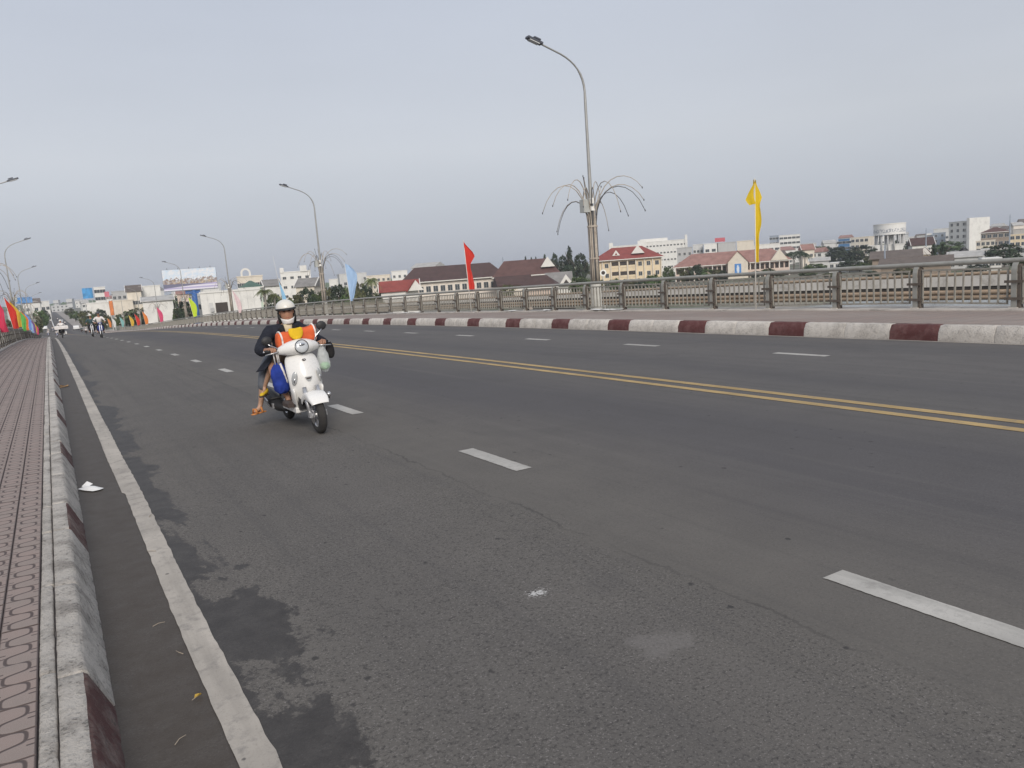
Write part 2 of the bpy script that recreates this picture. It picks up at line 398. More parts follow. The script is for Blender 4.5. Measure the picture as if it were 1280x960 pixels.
rr = [stone_mesh('kerb_stone', rp, .90, [0, 0, 0, 0, 0, 0, 0], [M_KRR], s_ + 12, .009, 8, 2) for s_ in range(2)]
def put_stone(me, par, x, y, L):
    o = link('kerb_stone', me, par, (x + shift(y), y, rz(0 if x < 1 else 13.1, y))); o.rotation_euler.x = math.atan(slope(y + L / 2)); return o
y = 5.62 - 3.08 * 3
while y < 240:
    put_stone(lr[rnd.randrange(2)], kl, 0, y, .8); put_stone(lw[rnd.randrange(3)], kl, 0, y + .8, LW); put_stone(lw[rnd.randrange(3)], kl, 0, y + .8 + LW, LW); y += 3.08
y = 7.66 - 2.77 * 4
while y < 240:
    put_stone(rr[rnd.randrange(2)], kr, 13.1, y, .9); put_stone(rw[rnd.randrange(3)], kr, 13.1, y + .9, RWh); put_stone(rw[rnd.randrange(3)], kr, 13.1, y + .9 + RWh, RWh); y += 2.77
# mortar edging between kerb and tiles: short cast pieces
ep = [(-.166, .10), (-.168, .176), (-.176, .181), (-.214, .181), (-.222, .175), (-.223, .10)]
em = [stone_mesh('kerb_edging', ep, 1.0, [0] * 6, [M_KW], s_ + 20, .006, 26, 2) for s_ in range(4)]
y = -3.
while y < 90:
    L_ = rnd.uniform(.7, 1.9); o = put_stone(em[rnd.randrange(4)], kl, rnd.uniform(-.002, .003), y, L_); o.scale.y = L_; y += L_ + .002

# ---- left footway with small grooved tiles
TW, TL = .15, .20
q = NT('grooved_tile'); sp = q.n('SeparateXYZ'); q.l(q.obj(), sp.inputs[0])
def fr(v_, pitch):
    a = q.math('ADD', q.math('DIVIDE', v_, pitch), 200.5); return q.math('SUBTRACT', q.math('FRACT', a), .5)
px, py = fr(sp.outputs[0], TW), fr(sp.outputs[1], TL)
def serp(ph, amp):
    s_ = q.math('SINE', q.math('ADD', q.math('MULTIPLY', py, 2 * math.pi), ph)); t_ = q.math('TANH', q.math('MULTIPLY', s_, 2.3))
    g_ = q.math('MULTIPLY', t_, amp); dd = q.math('ABSOLUTE', q.math('SUBTRACT', px, g_))
    cs_ = q.math('COSINE', q.math('ADD', q.math('MULTIPLY', py, 2 * math.pi), ph)); gp = q.math('MULTIPLY', q.math('MULTIPLY', cs_, amp * 2.3 * 2 * math.pi * TW / TL), q.math('SUBTRACT', 1., q.math('POWER', t_, 2)))
    return q.math('DIVIDE', dd, q.math('SQRT', q.math('ADD', 1., q.math('POWER', gp, 2))))
d = serp(0.0, .30)
ln = q.math('ABSOLUTE', q.math('SUBTRACT', q.math('ABSOLUTE', py), .5)); d = q.math('MINIMUM', d, q.math('MULTIPLY', ln, 1.6))
edge = q.math('SUBTRACT', .5, q.math('ABSOLUTE', px)); d = q.math('MINIMUM', d, q.math('MULTIPLY', edge, 1.0))
side = q.rng(q.math('ABSOLUTE', px), .27, .30, .3, 0)
for o_ in (.09, -.09):
    l2 = q.math('ADD', q.math('MULTIPLY', q.math('ABSOLUTE', q.math('SUBTRACT', py, o_)), 2.0), side); d = q.math('MINIMUM', d, l2)
gro = q.rng(d, .024, .060, 1, 0, True)
wob = q.noise(3, 6, .6); sp2 = q.noise(300, 3, .7)
c = q.mix(q.rng(wob, .3, .7, 0, 1), (.275, .205, .178), (.235, .192, .168))
c = q.mix(q.rng(sp2, .5, .7, 0, .5), c, (.42, .38, .36))
c = q.mix(q.math('MULTIPLY', gro, .92), c, (.066, .048, .045))
q.base(c); q.b.inputs['Roughness'].default_value = .85; q.bump(q.math('SUBTRACT', 1., gro), .6, .004); M_TILE = q.m
M_MORT = mat('mortar_bed', (.13, .115, .11), .95, .2, 6)
sw = MB(); sw.loft([[(-2.42, y, prof(y) - .2), (-2.42, y, prof(y) + .163), (-.150, y, prof(y) + .163), (-.150, y, prof(y) - .2)] for y in yrange(-12, 240)])
SWL = struct(sw.build('sidewalk_left', M_MORT))
a = MB(); a.cham(-TW / 2 + .0015, TW / 2 - .0015, -TL / 2 + .0015, TL / 2 - .0015, -.02, 0, .002); me_tile = a.mesh('paving_tile', M_TILE)
cand = []
X0 = -.224 - TW / 2
for j in range(-12, 400):
    y = j * TL + .1
    if y < .6 or y > 78: continue
    for i in range(11):
        x = X0 - i * TW; p = Vector((x, y, prof(y) + .18)) - Vector((0, 0, CAM_H)); d_ = p.dot(CF)
        u_ = 640 + F_PX * p.dot(CRt) / d_ if d_ > .2 else -999; v_ = 480 - F_PX * p.dot(CUp) / d_ if d_ > .2 else 9999
        vis = u_ > -60 and v_ < 1040
        cand.append((p.length if vis else p.length + 1000, x, y))
cand.sort(); rest = MB(); OY = .1
for n_, (dd, x, y) in enumerate(cand):
    z = prof(y) + .180 + rnd.uniform(-.0012, .0012)
    if n_ < 298:
        o = link('paving_tile', me_tile, SWL, (x, y, z)); o.rotation_euler = (math.atan(slope(y)) + rnd.gauss(0, .004), rnd.gauss(0, .004), rnd.choice((0, 0, math.pi)))
    else:
        h = .098; s_ = slope(y) * TL / 2; cx, cy = x - X0, y - OY; w_ = TW / 2 - .0015
        rest.add([(cx - w_, cy - h, z - s_), (cx + w_, cy - h, z - s_), (cx + w_, cy + h, z + s_), (cx - w_, cy + h, z + s_),
                  (cx - w_, cy - h, z - s_ - .02), (cx + w_, cy - h, z - s_ - .02), (cx + w_, cy + h, z + s_ - .02), (cx - w_, cy + h, z + s_ - .02)],
                 [(0, 1, 2, 3), (0, 4, 5, 1), (1, 5, 6, 2), (2, 6, 7, 3), (3, 7, 4, 0)])
stuff(rest.build('paving_tile', M_TILE, SWL, loc=(X0, OY, 0)))

# ---- right footway and the concrete ledges under the railings
q = NT('footway_right'); sp = q.n('SeparateXYZ'); q.l(q.obj(), sp.inputs[0])
br = q.n('TexBrick'); br.inputs['Scale'].default_value = 1.; br.inputs['Brick Width'].default_value = .3; br.inputs['Row Height'].default_value = .3
br.inputs['Mortar Size'].default_value = .008; br.offset = 0; q.l(q.obj(), br.inputs['Vector'])
br.inputs['Color1'].default_value = (.265, .205, .175, 1); br.inputs['Color2'].default_value = (.24, .195, .17, 1); br.inputs['Mortar'].default_value = (.12, .10, .095, 1)
n = q.noise(.7, 7, .65, vec=q.mapped((1, .4, 1))); q.base(q.mix(q.rng(n, .45, .7, 0, .6), br.outputs[0], (.34, .30, .265))); q.b.inputs['Roughness'].default_value = .9
sr = MB()
def swz(x, y): return prof(y) + .140 - (x - 13.34) * .012
sr.loft([[(13.32, y, prof(y) - .3), (13.32, y, swz(13.32, y)), (16.2, y, swz(16.2, y)), (16.95, y, swz(16.95, y)), (16.95, y, prof(y) - .3)] for y in yrange(-40, 240)])
SWR = struct(sr.build('sidewalk_right', q.m))
M_CONC = mat('weathered_concrete', (.46, .42, .375), .9, .2, 1.5, .5, 25, dirt=(.14, .13, .12), dirt_amt=.6, dscale=2.2)
def ledge(name, x0, x1, zf, seed):
    a = MB(); rings = []; y = -12.
    while y < 240:
        d = .02 * noise.noise((y * .8, seed, 0)); h = .012 * noise.noise((y * 1.3, seed, 5))
        z0 = zf(y); rings.append([(x0 + d, y, z0 - .04), (x0 + d + .01, y, z0 + .03 + h), (x1 - .01, y, z0 + .035 + h), (x1, y, z0 - .3)]); y += .25 if y < 60 else 2
    a.loft(rings, closed=False); return struct(smooth_by_angle(a.build(name, M_CONC), 50))
ledge('ledge_right', 16.13, 16.97, lambda y: swz(16.2, y), 1); ledge('ledge_left', -2.40, -1.90, lambda y: prof(y) + .18, 2)
dk = MB()
for y0_, y1_, bot in ((-40, 96, -1.5), (96, 290, None)):
    dk.loft([[(-2.45, y, prof(y) - .10), (17.0, y, prof(y) - .22), (17.0, y, (prof(y) + bot) if bot else GZ - .5), (-2.45, y, (prof(y) + bot) if bot else GZ - .5)] for y in yrange(y0_, y1_)])
struct(dk.build('bridge_deck', M_CONC))
for y in (10, 45, 80):
    pr = MB(); pr.box((7.2, y, (prof(y) - 1.5 - 10.5) / 2), (15, 1.6, prof(y) - 1.5 + 10.5)); pr.box((7.2, y, prof(y) - 1.9), (19, 2.2, .9)); struct(pr.build('bridge_pier', M_CONC))

# ---- railings
M_RAIL = mat('grey_rail_paint', (.28, .265, .23), .6, .15, 5, .2, 60, dirt=(.13, .085, .06), dirt_amt=.45, dscale=6)
M_RPIPE = mat('galvanised_pipe', (.33, .325, .295), .5, .12, 3, .15, 50, metal=.25, dirt=(.16, .13, .10), dirt_amt=.35, dscale=5)
M_RDARK = mat('rusty_bracket', (.11, .09, .075), .75, .3, 12, .3, 80)
PP = 2.04521; RY0 = 8.09
# post: bent plate facing the road (-X), web plate behind, brackets, foot
def plate(path, y0, y1, th):
    n = len(path); off = []
    for i, (x, z) in enumerate(path):
        a_, b_ = path[max(0, i - 1)], path[min(n - 1, i + 1)]; t_ = Vector((b_[0] - a_[0], b_[1] - a_[1])).normalized(); off.append((x + t_.y * th, z - t_.x * th))
    return path + off[::-1], y0, y1
a = MB(); poly, y0_, y1_ = plate([(-.06, .01), (-.06, .70), (-.055, .78), (-.03, .86), (.01, .905), (.05, .92), (.09, .915)], -.052, .052, .014)
n_ = len(poly) // 2
for i in range(n_ - 1):
    p0, p1, p2, p3 = poly[i], poly[i + 1], poly[-2 - i], poly[-1 - i]
    a.prism([p0, p1, p2, p3], y0_, y1_)
me_post = a.mesh('post_plate', M_RPIPE, False)
a = MB(); a.prism([(-.046, .0), (-.046, .72), (-.02, .85), (.06, .89), (.09, .86), (.075, .3), (.10, .0)], -.112, -.056); me_web = a.mesh('web_plate', M_RDARK)
a = MB(); a.bbox(-.085, -.061, -.19, .17, -.026, .026); me_brk = a.mesh('bracket', M_RDARK)
a = MB(); a.cham(-.10, .13, -.09, .09, -.03, .018, .006); me_foot = a.mesh('foot_plate', M_CONC)
y_a, y_b = .135, PP - .135
a = MB(); a.bbox(-.022, .022, y_a, y_b, .785, .825); a.bbox(-.02, .02, y_a, y_b, .085, .120); me_frame = a.mesh('rail_panel', M_RAIL)
NB = 11
ybs = [y_a + .012 + (y_b - y_a - .024) * k / (NB - 1) for k in range(NB)]
a = MB(); a.bbox(-.017, .017, -.015, .015, .1205, .7845); me_bal = a.mesh('baluster', M_RAIL)
def railing(x, side, ya, yb, zf, n_ind, label):
    rt = thing('railing', label, 'railing', (x, ya, zf(ya)))
    sx = 1 if side > 0 else -1
    bays = []; y = ya
    while y < yb: bays.append(y); y += PP
    far = MB(); pipe = []; nb_i = 0
    for k, y in enumerate(bays):
        z = zf(y); sl = (zf(y + PP) - z) / PP; loc = Vector((0, y - ya, z - zf(ya)))
        po = link('post', me_post, rt, loc); po.scale.x = sx
        if k < 45 or side < 0:
            for nm, me, zz in (('web_plate', me_web, 0), ('bracket', me_brk, .53), ('bracket', me_brk, .19), ('foot_plate', me_foot, 0)): link(nm, me, po, (0, 0, zz))
        pn = link('rail_panel', me_frame, rt, loc + Vector((0, 0, rnd.gauss(0, .004)))); pn.scale.x = sx
        t_ = rnd.gauss(0, .010) if k < 20 else 0
        pn.rotation_euler.x = math.atan(sl) + t_; pn.location.z -= t_ * PP / 2
        vis = y > 5.5
        if nb_i < n_ind and vis:
            for yy in ybs:
                o = link('baluster', me_bal, pn, (0, yy, 0)); nb_i += 1
        else:
            for yy in ybs: far.bbox(loc.x - .017, loc.x + .017, loc.y + yy - .015, loc.y + yy + .015, loc.z + sl * yy + .1205, loc.z + sl * yy + .7845)
    y = ya - .6
    while y < bays[-1] + PP + .01:
        pipe.append((.045 * sx, y - ya, zf(y) - zf(ya) + .945)); y += PP / 2
    smooth_by_angle(MB().tube(pipe, .05, 12).build('top_rail', M_RPIPE, rt), 50)
    if far.v: stuff(far.build('baluster', M_RAIL, rt))
    return rt
railing(16.5, 1, RY0 - PP, 238, lambda y: swz(16.5, y) + .035, 297, 'long grey metal railing with round top pipe in front of the schools')
railing(-2.12, -1, 28.5, 238, lambda y: prof(y) + .215, 0, 'grey metal railing beside the patterned tile footway')

# ---- old pipe bridge running alongside
ob = thing('old_bridge', 'pale parapet of a narrow old bridge with two tan pipes behind the railing', 'bridge', (25, 0, 0))
M_PARA = mat('old_parapet', (.70, .66, .60), .9, .12, .8, .3, 20, dirt=(.25, .22, .18), dirt_amt=.5, dscale=1.2); M_TANP = mat('tan_pipe', (.36, .27, .19), .6, .2, 1.2, dirt=(.16, .10, .07), dirt_amt=.5, dscale=1.5)
M_DKC = mat('dark_concrete', (.07, .065, .06), .95, .2, 1)
def opz(y): return prof(y) * .8 - .02
for k in range(-6, 40):
    y = k * 2.5; a = MB(); a.loft([[(0, yy, opz(yy) + .09), (0, yy, opz(yy) + .50 - yy * .006 * (yy < 40) - .24 * (yy >= 40)), (.18, yy, opz(yy) + .50 - yy * .006 * (yy < 40) - .24 * (yy >= 40)), (.18, yy, opz(yy) + .09)] for yy in (y + .01, y + 2.49)])
    a.build('parapet_panel', M_PARA, ob)
a = MB(); a.loft([[(.03, y, opz(y) + .088), (4, y, opz(y) + .088), (4, y, opz(y) - .10), (.35, y, opz(y) - .10), (.03, y, opz(y) - .02)] for y in yrange(-20, 100, 2)]); a.build('deck', M_DKC, ob)
for zz in (-.10, -.26): smooth_by_angle(MB().tube([(-.05, y, opz(y) + zz) for y in yrange(-20, 100, 2)], .078, 12).build('pipe', M_TANP, ob), 50)
a = MB(); a.tube([(.05, y, opz(y) + .56 - min(y, 40) * .006) for y in yrange(-20, 100, 2)], .055, 8); smooth_by_angle(a.build('hand_rail', M_TANP, ob), 50)
for y in (-10, 40, 70, 95):
    a = MB(); a.box((2, y, (opz(y) - .35 - 10.5) / 2), (2.6, .9, opz(y) - .35 + 10.5)); a.build('pier', M_CONC, ob)
# ------------------------------------------------------------------ street lamps with firework-like rod ornaments
M_GALV = mat('lamp_pole_galvanised', (.34, .34, .33), .5, .1, 2, metal=.3, dirt=(.2, .18, .16), dirt_amt=.3, dscale=3)
M_ROD = mat('ornament_rod', (.42, .37, .31), .55, .25, 1.5, dirt=(.17, .12, .09), dirt_amt=.6, dscale=2)
M_RODT = mat('ornament_rod_dark', (.10, .10, .105), .5, .2, 3); M_LHEAD = mat('lamp_housing', (.075, .08, .10), .5, .1, 4)
M_LENS = mat('lamp_lens', (.55, .56, .56), .25, .05, 4); M_PLINTH = mat('pale_plinth', (.52, .51, .47), .8, .1, 4, dirt=(.25, .22, .19), dirt_amt=.4)
M_BOXG = mat('control_box_grey', (.42, .43, .41), .6, .1, 5); M_WHITE = mat('white_plastic', (.78, .77, .74), .5, .06, 5)
def bez(p0, p1, p2, p3, n):
    o = []
    for i in range(n + 1):
        t = i / n; a = (1 - t); o.append(Vector(p0) * a ** 3 + Vector(p1) * 3 * a * a * t + Vector(p2) * 3 * a * t * t + Vector(p3) * t ** 3)
    return o
def make_lamp():
    t = thing('street_lamp', 'lamp', 'street lamp', (0, 0, 0), 0, 'street lamps lining the bridge')
    MB().tube([(0, 0, -.35), (0, 0, 1.0), (0, 0, 1.06)], [.20, .20, .17], 12).build('plinth', M_PLINTH, t)
    path = [(0, 0, z) for z in (.9, 2.5, 4.2, 6, 7.45)] + [tuple(p) for p in bez((0, 0, 7.75), (-.02, 0, 8.35), (-.35, 0, 8.72), (-.95, 0, 8.95), 8)] + [(-1.75, 0, 9.22)]
    smooth_by_angle(MB().tube(path, [.105, .09, .07, .055, .05] + [.042] * 4 + [.030] * 6, 10).build('pole', M_GALV, t), 50)
    a = MB(); M_ = Matrix.Rotation(R(17), 3, 'Y')
    hd = a.box((-2.0, 0, 9.31), (.60, .22, .07), M_).build('lamp_head', M_LHEAD, t)
    MB().box((-2.03, 0, 9.262), (.40, .19, .03), M_).build('lens', M_LENS, hd)
    MB().box((-1.9, 0, 9.375), (.26, .16, .045), M_).build('heat_sink', M_LHEAD, hd)
    for zz in (1.9, 3.05): MB().tube([(0, 0, zz - .03), (0, 0, zz + .03)], .19, 14).build('band', M_ROD, t)
    lr_ = random.Random(3)
    for k in range(18):
        az = 2 * math.pi * k / 18 + lr_.uniform(-.12, .12); cx, cy = math.cos(az), math.sin(az); r0 = .145
        low = [(cx * r0, cy * r0, z) for z in (1.0, 2.0, 3.0)]
        if k % 5 == 4:
            ht = lr_.uniform(4.3, 4.9); o_ = lr_.uniform(.15, .4); arc = [(cx * (r0 + o_ * s_ * s_), cy * (r0 + o_ * s_ * s_), 3.0 + (ht - 3) * s_) for s_ in (.25, .5, .75, 1.)]
        else:
            rch = lr_.uniform(1.1, 2.05); pk = lr_.uniform(4.0, 4.75); dr = lr_.uniform(.35, 1.25)
            arc = [tuple(p) for p in bez((cx * r0, cy * r0, 3.15), (cx * .22, cy * .22, pk + .25), (cx * rch * .75, cy * rch * .75, pk + .35), (cx * rch, cy * rch, pk - dr), 9)]
        n_ = len(low) + len(arc)
        rod = MB().tube(low + arc, [.030] * 3 + [.020 - .011 * i / len(arc) for i in range(len(arc))], 6).build('ornament_rod', M_ROD if k % 3 else M_RODT, t, True)
        e_ = arc[-1]; MB().ell(e_, (.022, .022, .04), 6, 4).build('tip_bulb', M_RODT, rod, True)
    bx = MB().cham(-.42, -.14, -.13, .13, 3.55, 4.02, .02).build('control_box', M_BOXG, t); MB().box((-.10, -.16, 3.95), (.16, .12, .20)).build('floodlight', M_WHITE, bx)
    MB().box((-.08, -.17, 3.68), (.16, .10, .16)).build('floodlight', M_WHITE, bx)
    return t
lamp0 = make_lamp()
LY = [22.9, 55.4, 88.5, 121.6, 154.7, 187.8, 220.9]
RN = ['tall curved street lamp with rod ornament rising behind the railing between red and yellow flags',
      'tall curved street lamp with rod ornament rising beside the light blue flag',
      'curved street lamp standing in front of the white box building beyond the railing',
      'curved street lamp standing in front of the large billboard beyond the railing']
for i, y in enumerate(LY):
    o = lamp0 if i == 0 else copy_tree(lamp0)
    o.location = (17.35 + (shift(y) if y > 185 else 0), y, swz(16.95, y) - .05)
    o['label'] = RN[i] if i < 4 else 'small distant street lamp beyond the railing past the billboard'
    o.rotation_euler.z = R((0, 40, 85, 20, 60, 140, 200)[i] * 0) ; 
for i, y in enumerate(LY[1:]):
    o = copy_tree(lamp0); y -= 2.4; o.location = (-2.62 + (shift(y) if y > 185 else 0), y, prof(y) + .15); o.rotation_euler.z = math.pi
    o['label'] = 'street lamp with rod ornament behind the row of flags along the tile footway'

# ------------------------------------------------------------------ flags tied to the railings
M_FPOLE = mat('flag_pole_white', (.62, .60, .56), .6, .1, 4)
def cloth_mat(name, col):
    if name in MATS: return MATS[name]
    q = NT(name); n = q.noise(3, 5); q.base(q.mix(n, sc3(col, .82), sc3(col, 1.15))); q.b.inputs['Roughness'].default_value = .8
    q.b.inputs['Sheen Weight'].default_value = .15; q.bump(q.noise(9, 4), .25, .03)
    tr = q.n('BsdfTranslucent'); tr.inputs[0].default_value = (*col, 1); ad = q.n('MixShader'); ad.inputs[0].default_value = .3
    q.l(q.b.outputs[0], ad.inputs[1]); q.l(tr.outputs[0], ad.inputs[2]); q.l(ad.outputs[0], q.t.nodes['Material Output'].inputs[0])
    MATS[name] = q.m; return q.m
FC = dict(yellow=(.78, .55, .02), red=(.68, .045, .03), lightblue=(.40, .57, .80), skyblue=(.33, .60, .82), palepink=(.80, .62, .62), lime=(.60, .76, .05), pink=(.72, .09, .20),
          orange=(.80, .25, .05), teal=(.25, .50, .48), crimson=(.72, .05, .12), green=(.15, .50, .12), blue=(.20, .33, .70), purple=(.22, .10, .30), gold=(.75, .47, .06), white=(.75, .75, .72))
def flag(x, y, zb, colour, label, hp=3.3, top=.02, ln=2.15, ws=None, lean=(0, 0), fly=(0., 1.), fold=.10, seed=0, group='flags tied along the railings'):
    t = thing('flag', label, 'flag', (x, y, zb), 0, group)
    tp = Vector((lean[0], lean[1], hp)); MB().tube([(0, 0, -.05), tuple(tp * .5), tuple(tp)], [.019, .016, .011], 6).build('pole', M_FPOLE, t, True)
    ws = ws or [.02, .28, .34, .25, .22, .22, .24, .24]; NS, NTt = 8, 28; vs = []; fs = []
    fx, fy = Vector(fly).normalized(); nx, ny = -fy, fx
    for i in range(NTt + 1):
        tt = i / NTt; k = tt * (len(ws) - 1); k0 = min(int(k), len(ws) - 2); w_ = ws[k0] + (ws[k0 + 1] - ws[k0]) * (k - k0)
        zc = hp - top - ln * tt; base = tp * (zc / hp)
        for j in range(NS + 1):
            s_ = j / NS; f_ = fold * s_ ** .7 * math.sin(7.5 * s_ + 5 * tt + seed) * (.35 + .65 * tt) + .03 * noise.noise((s_ * 3, tt * 5, seed))
            vs.append((base.x + fx * w_ * s_ + nx * f_, base.y + fy * w_ * s_ + ny * f_, zc - .20 * s_ * (.5 + w_) * (1 - tt)))
    n = NS + 1
    for i in range(NTt):
        for j in range(NS): fs.append((i * n + j, i * n + j + 1, (i + 1) * n + j + 1, (i + 1) * n + j))
    MB().add(vs, fs).build('cloth', cloth_mat('cloth_' + colour, FC[colour]), t, True); return t
FX = 16.36
def fz(y): return swz(16.3, y) + .03
rx, ry = CRt.x, CRt.y      # fly direction seen broadside
flag(FX, 14.55, fz(14.55), 'yellow', 'yellow flag hanging limp on a white pole at the railing', 3.45, .0, 2.2, [.02, .13, .20, .13, .15, .16, .14, .10, .09, .10, .09, .10], (.02, -.06), (.9, -.35), .06, 1)
f2 = bpy.data.objects['flag']
# the yellow flag's top corner blown back towards the pole's other side
a = MB(); vs = []
for i in range(9):
    for j in range(6):
        t_, s_ = i / 8, j / 5; w_ = .30 * t_ * (1 if t_ < .75 else (1 - (t_ - .75) * 2.2)); vs.append((.02 - .86 * w_ * s_, -.06 + .5 * w_ * s_ + .05 * math.sin(6 * s_ + 3 * t_), 3.42 - .62 * t_ - .05 * s_))
a.add(vs, [(i * 6 + j, i * 6 + j + 1, i * 6 + j + 7, i * 6 + j + 6) for i in range(8) for j in range(5)]).build('cloth_corner', cloth_mat('cloth_yellow', FC['yellow']), f2, True)
flag(FX, 30.92, fz(30.9), 'red', 'red flag hanging from a white pole in front of the dark roofed school', 3.2, .0, 2.2, [.02, .18, .36, .44, .32, .20, .18, .22, .24, .26, .28, .26], (-.06, .10), (.86, -.5), .09, 2)
flag(FX, 46.84, fz(46.8), 'lightblue', 'pale blue pennant flag tapering downwards at the railing by the palm', 3.2, .0, 2.35, [.30, .55, .68, .66, .60, .50, .42, .34, .26, .16], (-.10, .2), (.86, -.5), .12, 3)
flag(FX, 62.6, fz(62.6), 'skyblue', 'thin sky blue flag on a long leaning pole beyond the rider', 4.9, 1.9, 1.9, [.04, .14, .22, .28, .32, .30], (-.35, .6), (.86, -.5), .08, 4)
flag(FX, 79.7, fz(79.7), 'palepink', 'faded pale pink flag in front of the white box building', 3.2, .1, 2.4, [.05, .3, .45, .5, .45, .3], (-.45, .5), (.86, -.5), .12, 5)
FAR = [(108, 'lime', 'lime green flag hanging by the billboard column'), (143.5, 'pink', 'bright pink flag at the far end of the railing'), (167.5, 'orange', 'small orange flag before the far trees'),
       (184, 'red', 'small red flag before the far trees'), (197, 'gold', 'small gold flag before the far trees'), (217, 'teal', 'small grey teal flag before the far trees'),
       (234, 'white', 'small white flag at the bridge foot beside an orange one'), (244, 'orange', 'tall orange flag at the bridge foot')]
for i, (y, c_, lb) in enumerate(FAR): flag(FX + shift(y), y, fz(y), c_, lb, 3.6, .1, 2.6, [.10, .5, .75, .8, .75, .6, .5], (-.4, .3), (.86, -.5), .15, 6 + i)
LFL = [(46.8, 'crimson', 'crimson flag at the footway railing, the closest of its row'), (62.6, 'red', 'red flag second in the row along the footway railing'), (73, 'gold', 'gold flag in the row along the footway railing'), (84, 'green', 'green flag in the row along the footway railing'),
       (98, 'orange', 'orange flag in the row along the footway railing'), (112, 'blue', 'blue flag in the row along the footway railing'), (124, 'lightblue', 'pale blue flag in the row along the footway railing'),
       (138, 'purple', 'dark purple flag in the row along the footway railing'), (152, 'yellow', 'yellow flag far along the footway railing'), (168, 'pink', 'pink flag far along the footway railing')]
for i, (y, c_, lb) in enumerate(LFL): flag(-2.0, y, prof(y) + .2, c_, lb, 3.0 + .15 * (i % 3), .05, 2.2, [.04, .25, .42, .50, .45, .38, .33, .3], (-.45 + .1 * (i % 2), -.2), (.92, -.25), .16, 20 + i)

# ------------------------------------------------------------------ buildings of the town
def wallmat(name, col, dirt=.35): return mat('wall_' + name, col, .9, .07, .5, .15, 8, dirt=sc3(col, .55), dirt_amt=dirt, dscale=.35)
W_ = dict(white=wallmat('white', (.70, .69, .66)), cream=wallmat('cream', (.66, .60, .51)), yellow=wallmat('yellow', (.72, .60, .42)), school=wallmat('school', (.70, .64, .57)), pinkish=wallmat('pinkish', (.62, .50, .43)), grey=wallmat('grey', (.42, .42, .42)),
          ltgrey=wallmat('light_grey', (.55, .55, .54)), blue=wallmat('blue', (.07, .17, .33)), brown=wallmat('brown', (.30, .24, .19)), pgreen=wallmat('pale_green', (.48, .56, .47)), bluegrey=wallmat('blue_grey', (.30, .34, .40)))
def roofmat(name, col):
    if 'roof_' + name in MATS: return MATS['roof_' + name]
    q = NT('roof_' + name); wv = q.n('TexWave'); wv.inputs['Scale'].default_value = 1.6; wv.bands_direction = 'Z'; wv.inputs['Distortion'].default_value = .3; q.l(q.obj(), wv.inputs['Vector'])
    n = q.noise(.5, 6, .65); c = q.mix(q.rng(n, .3, .7, 0, 1), sc3(col, .75), sc3(col, 1.2)); q.base(c); q.b.inputs['Roughness'].default_value = .85
    q.bump(wv.outputs['Fac'], .3, .05); MATS['roof_' + name] = q.m; return q.m
RF = dict(maroon=roofmat('maroon', (.072, .040, .036)), maroon2=roofmat('maroon_brown', (.11, .055, .047)), red=roofmat('red', (.24, .055, .045)), pink=roofmat('faded_tile', (.29, .16, .135)), grey=roofmat('grey', (.22, .21, .20)),
          brown=roofmat('brown', (.13, .105, .09)), green=roofmat('green', (.08, .14, .11)), tin=roofmat('tin', (.42, .41, .39)), dark=roofmat('dark', (.055, .05, .05)))
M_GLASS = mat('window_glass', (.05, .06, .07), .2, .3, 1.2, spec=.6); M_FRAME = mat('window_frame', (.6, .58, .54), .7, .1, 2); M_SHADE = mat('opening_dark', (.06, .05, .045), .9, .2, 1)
M_TRIM = mat('trim_pale', (.68, .66, .62), .85, .06, 1)
WIN = {}
def window_mesh(w_, h_):
    key = (round(w_, 1), round(h_, 1))
    if key not in WIN:
        a = MB(); f_ = .09; a.mi = 0; a.bbox(-w_ / 2, w_ / 2, -.03, .02, 0, h_); a.mi = 1
        for bx_ in ((-w_ / 2 - f_, -w_ / 2, 0, h_), (w_ / 2, w_ / 2 + f_, 0, h_), (-w_ / 2 - f_, w_ / 2 + f_, h_, h_ + f_), (-w_ / 2 - f_ - .06, w_ / 2 + f_ + .06, -f_, 0)): a.bbox(bx_[0], bx_[1], -.08, .02, bx_[2], bx_[3])
        a.bbox(-.03, .03, -.05, .02, .002, h_ - .002); WIN[key] = a.mesh('window', [M_GLASS, M_FRAME])
    return WIN[key]
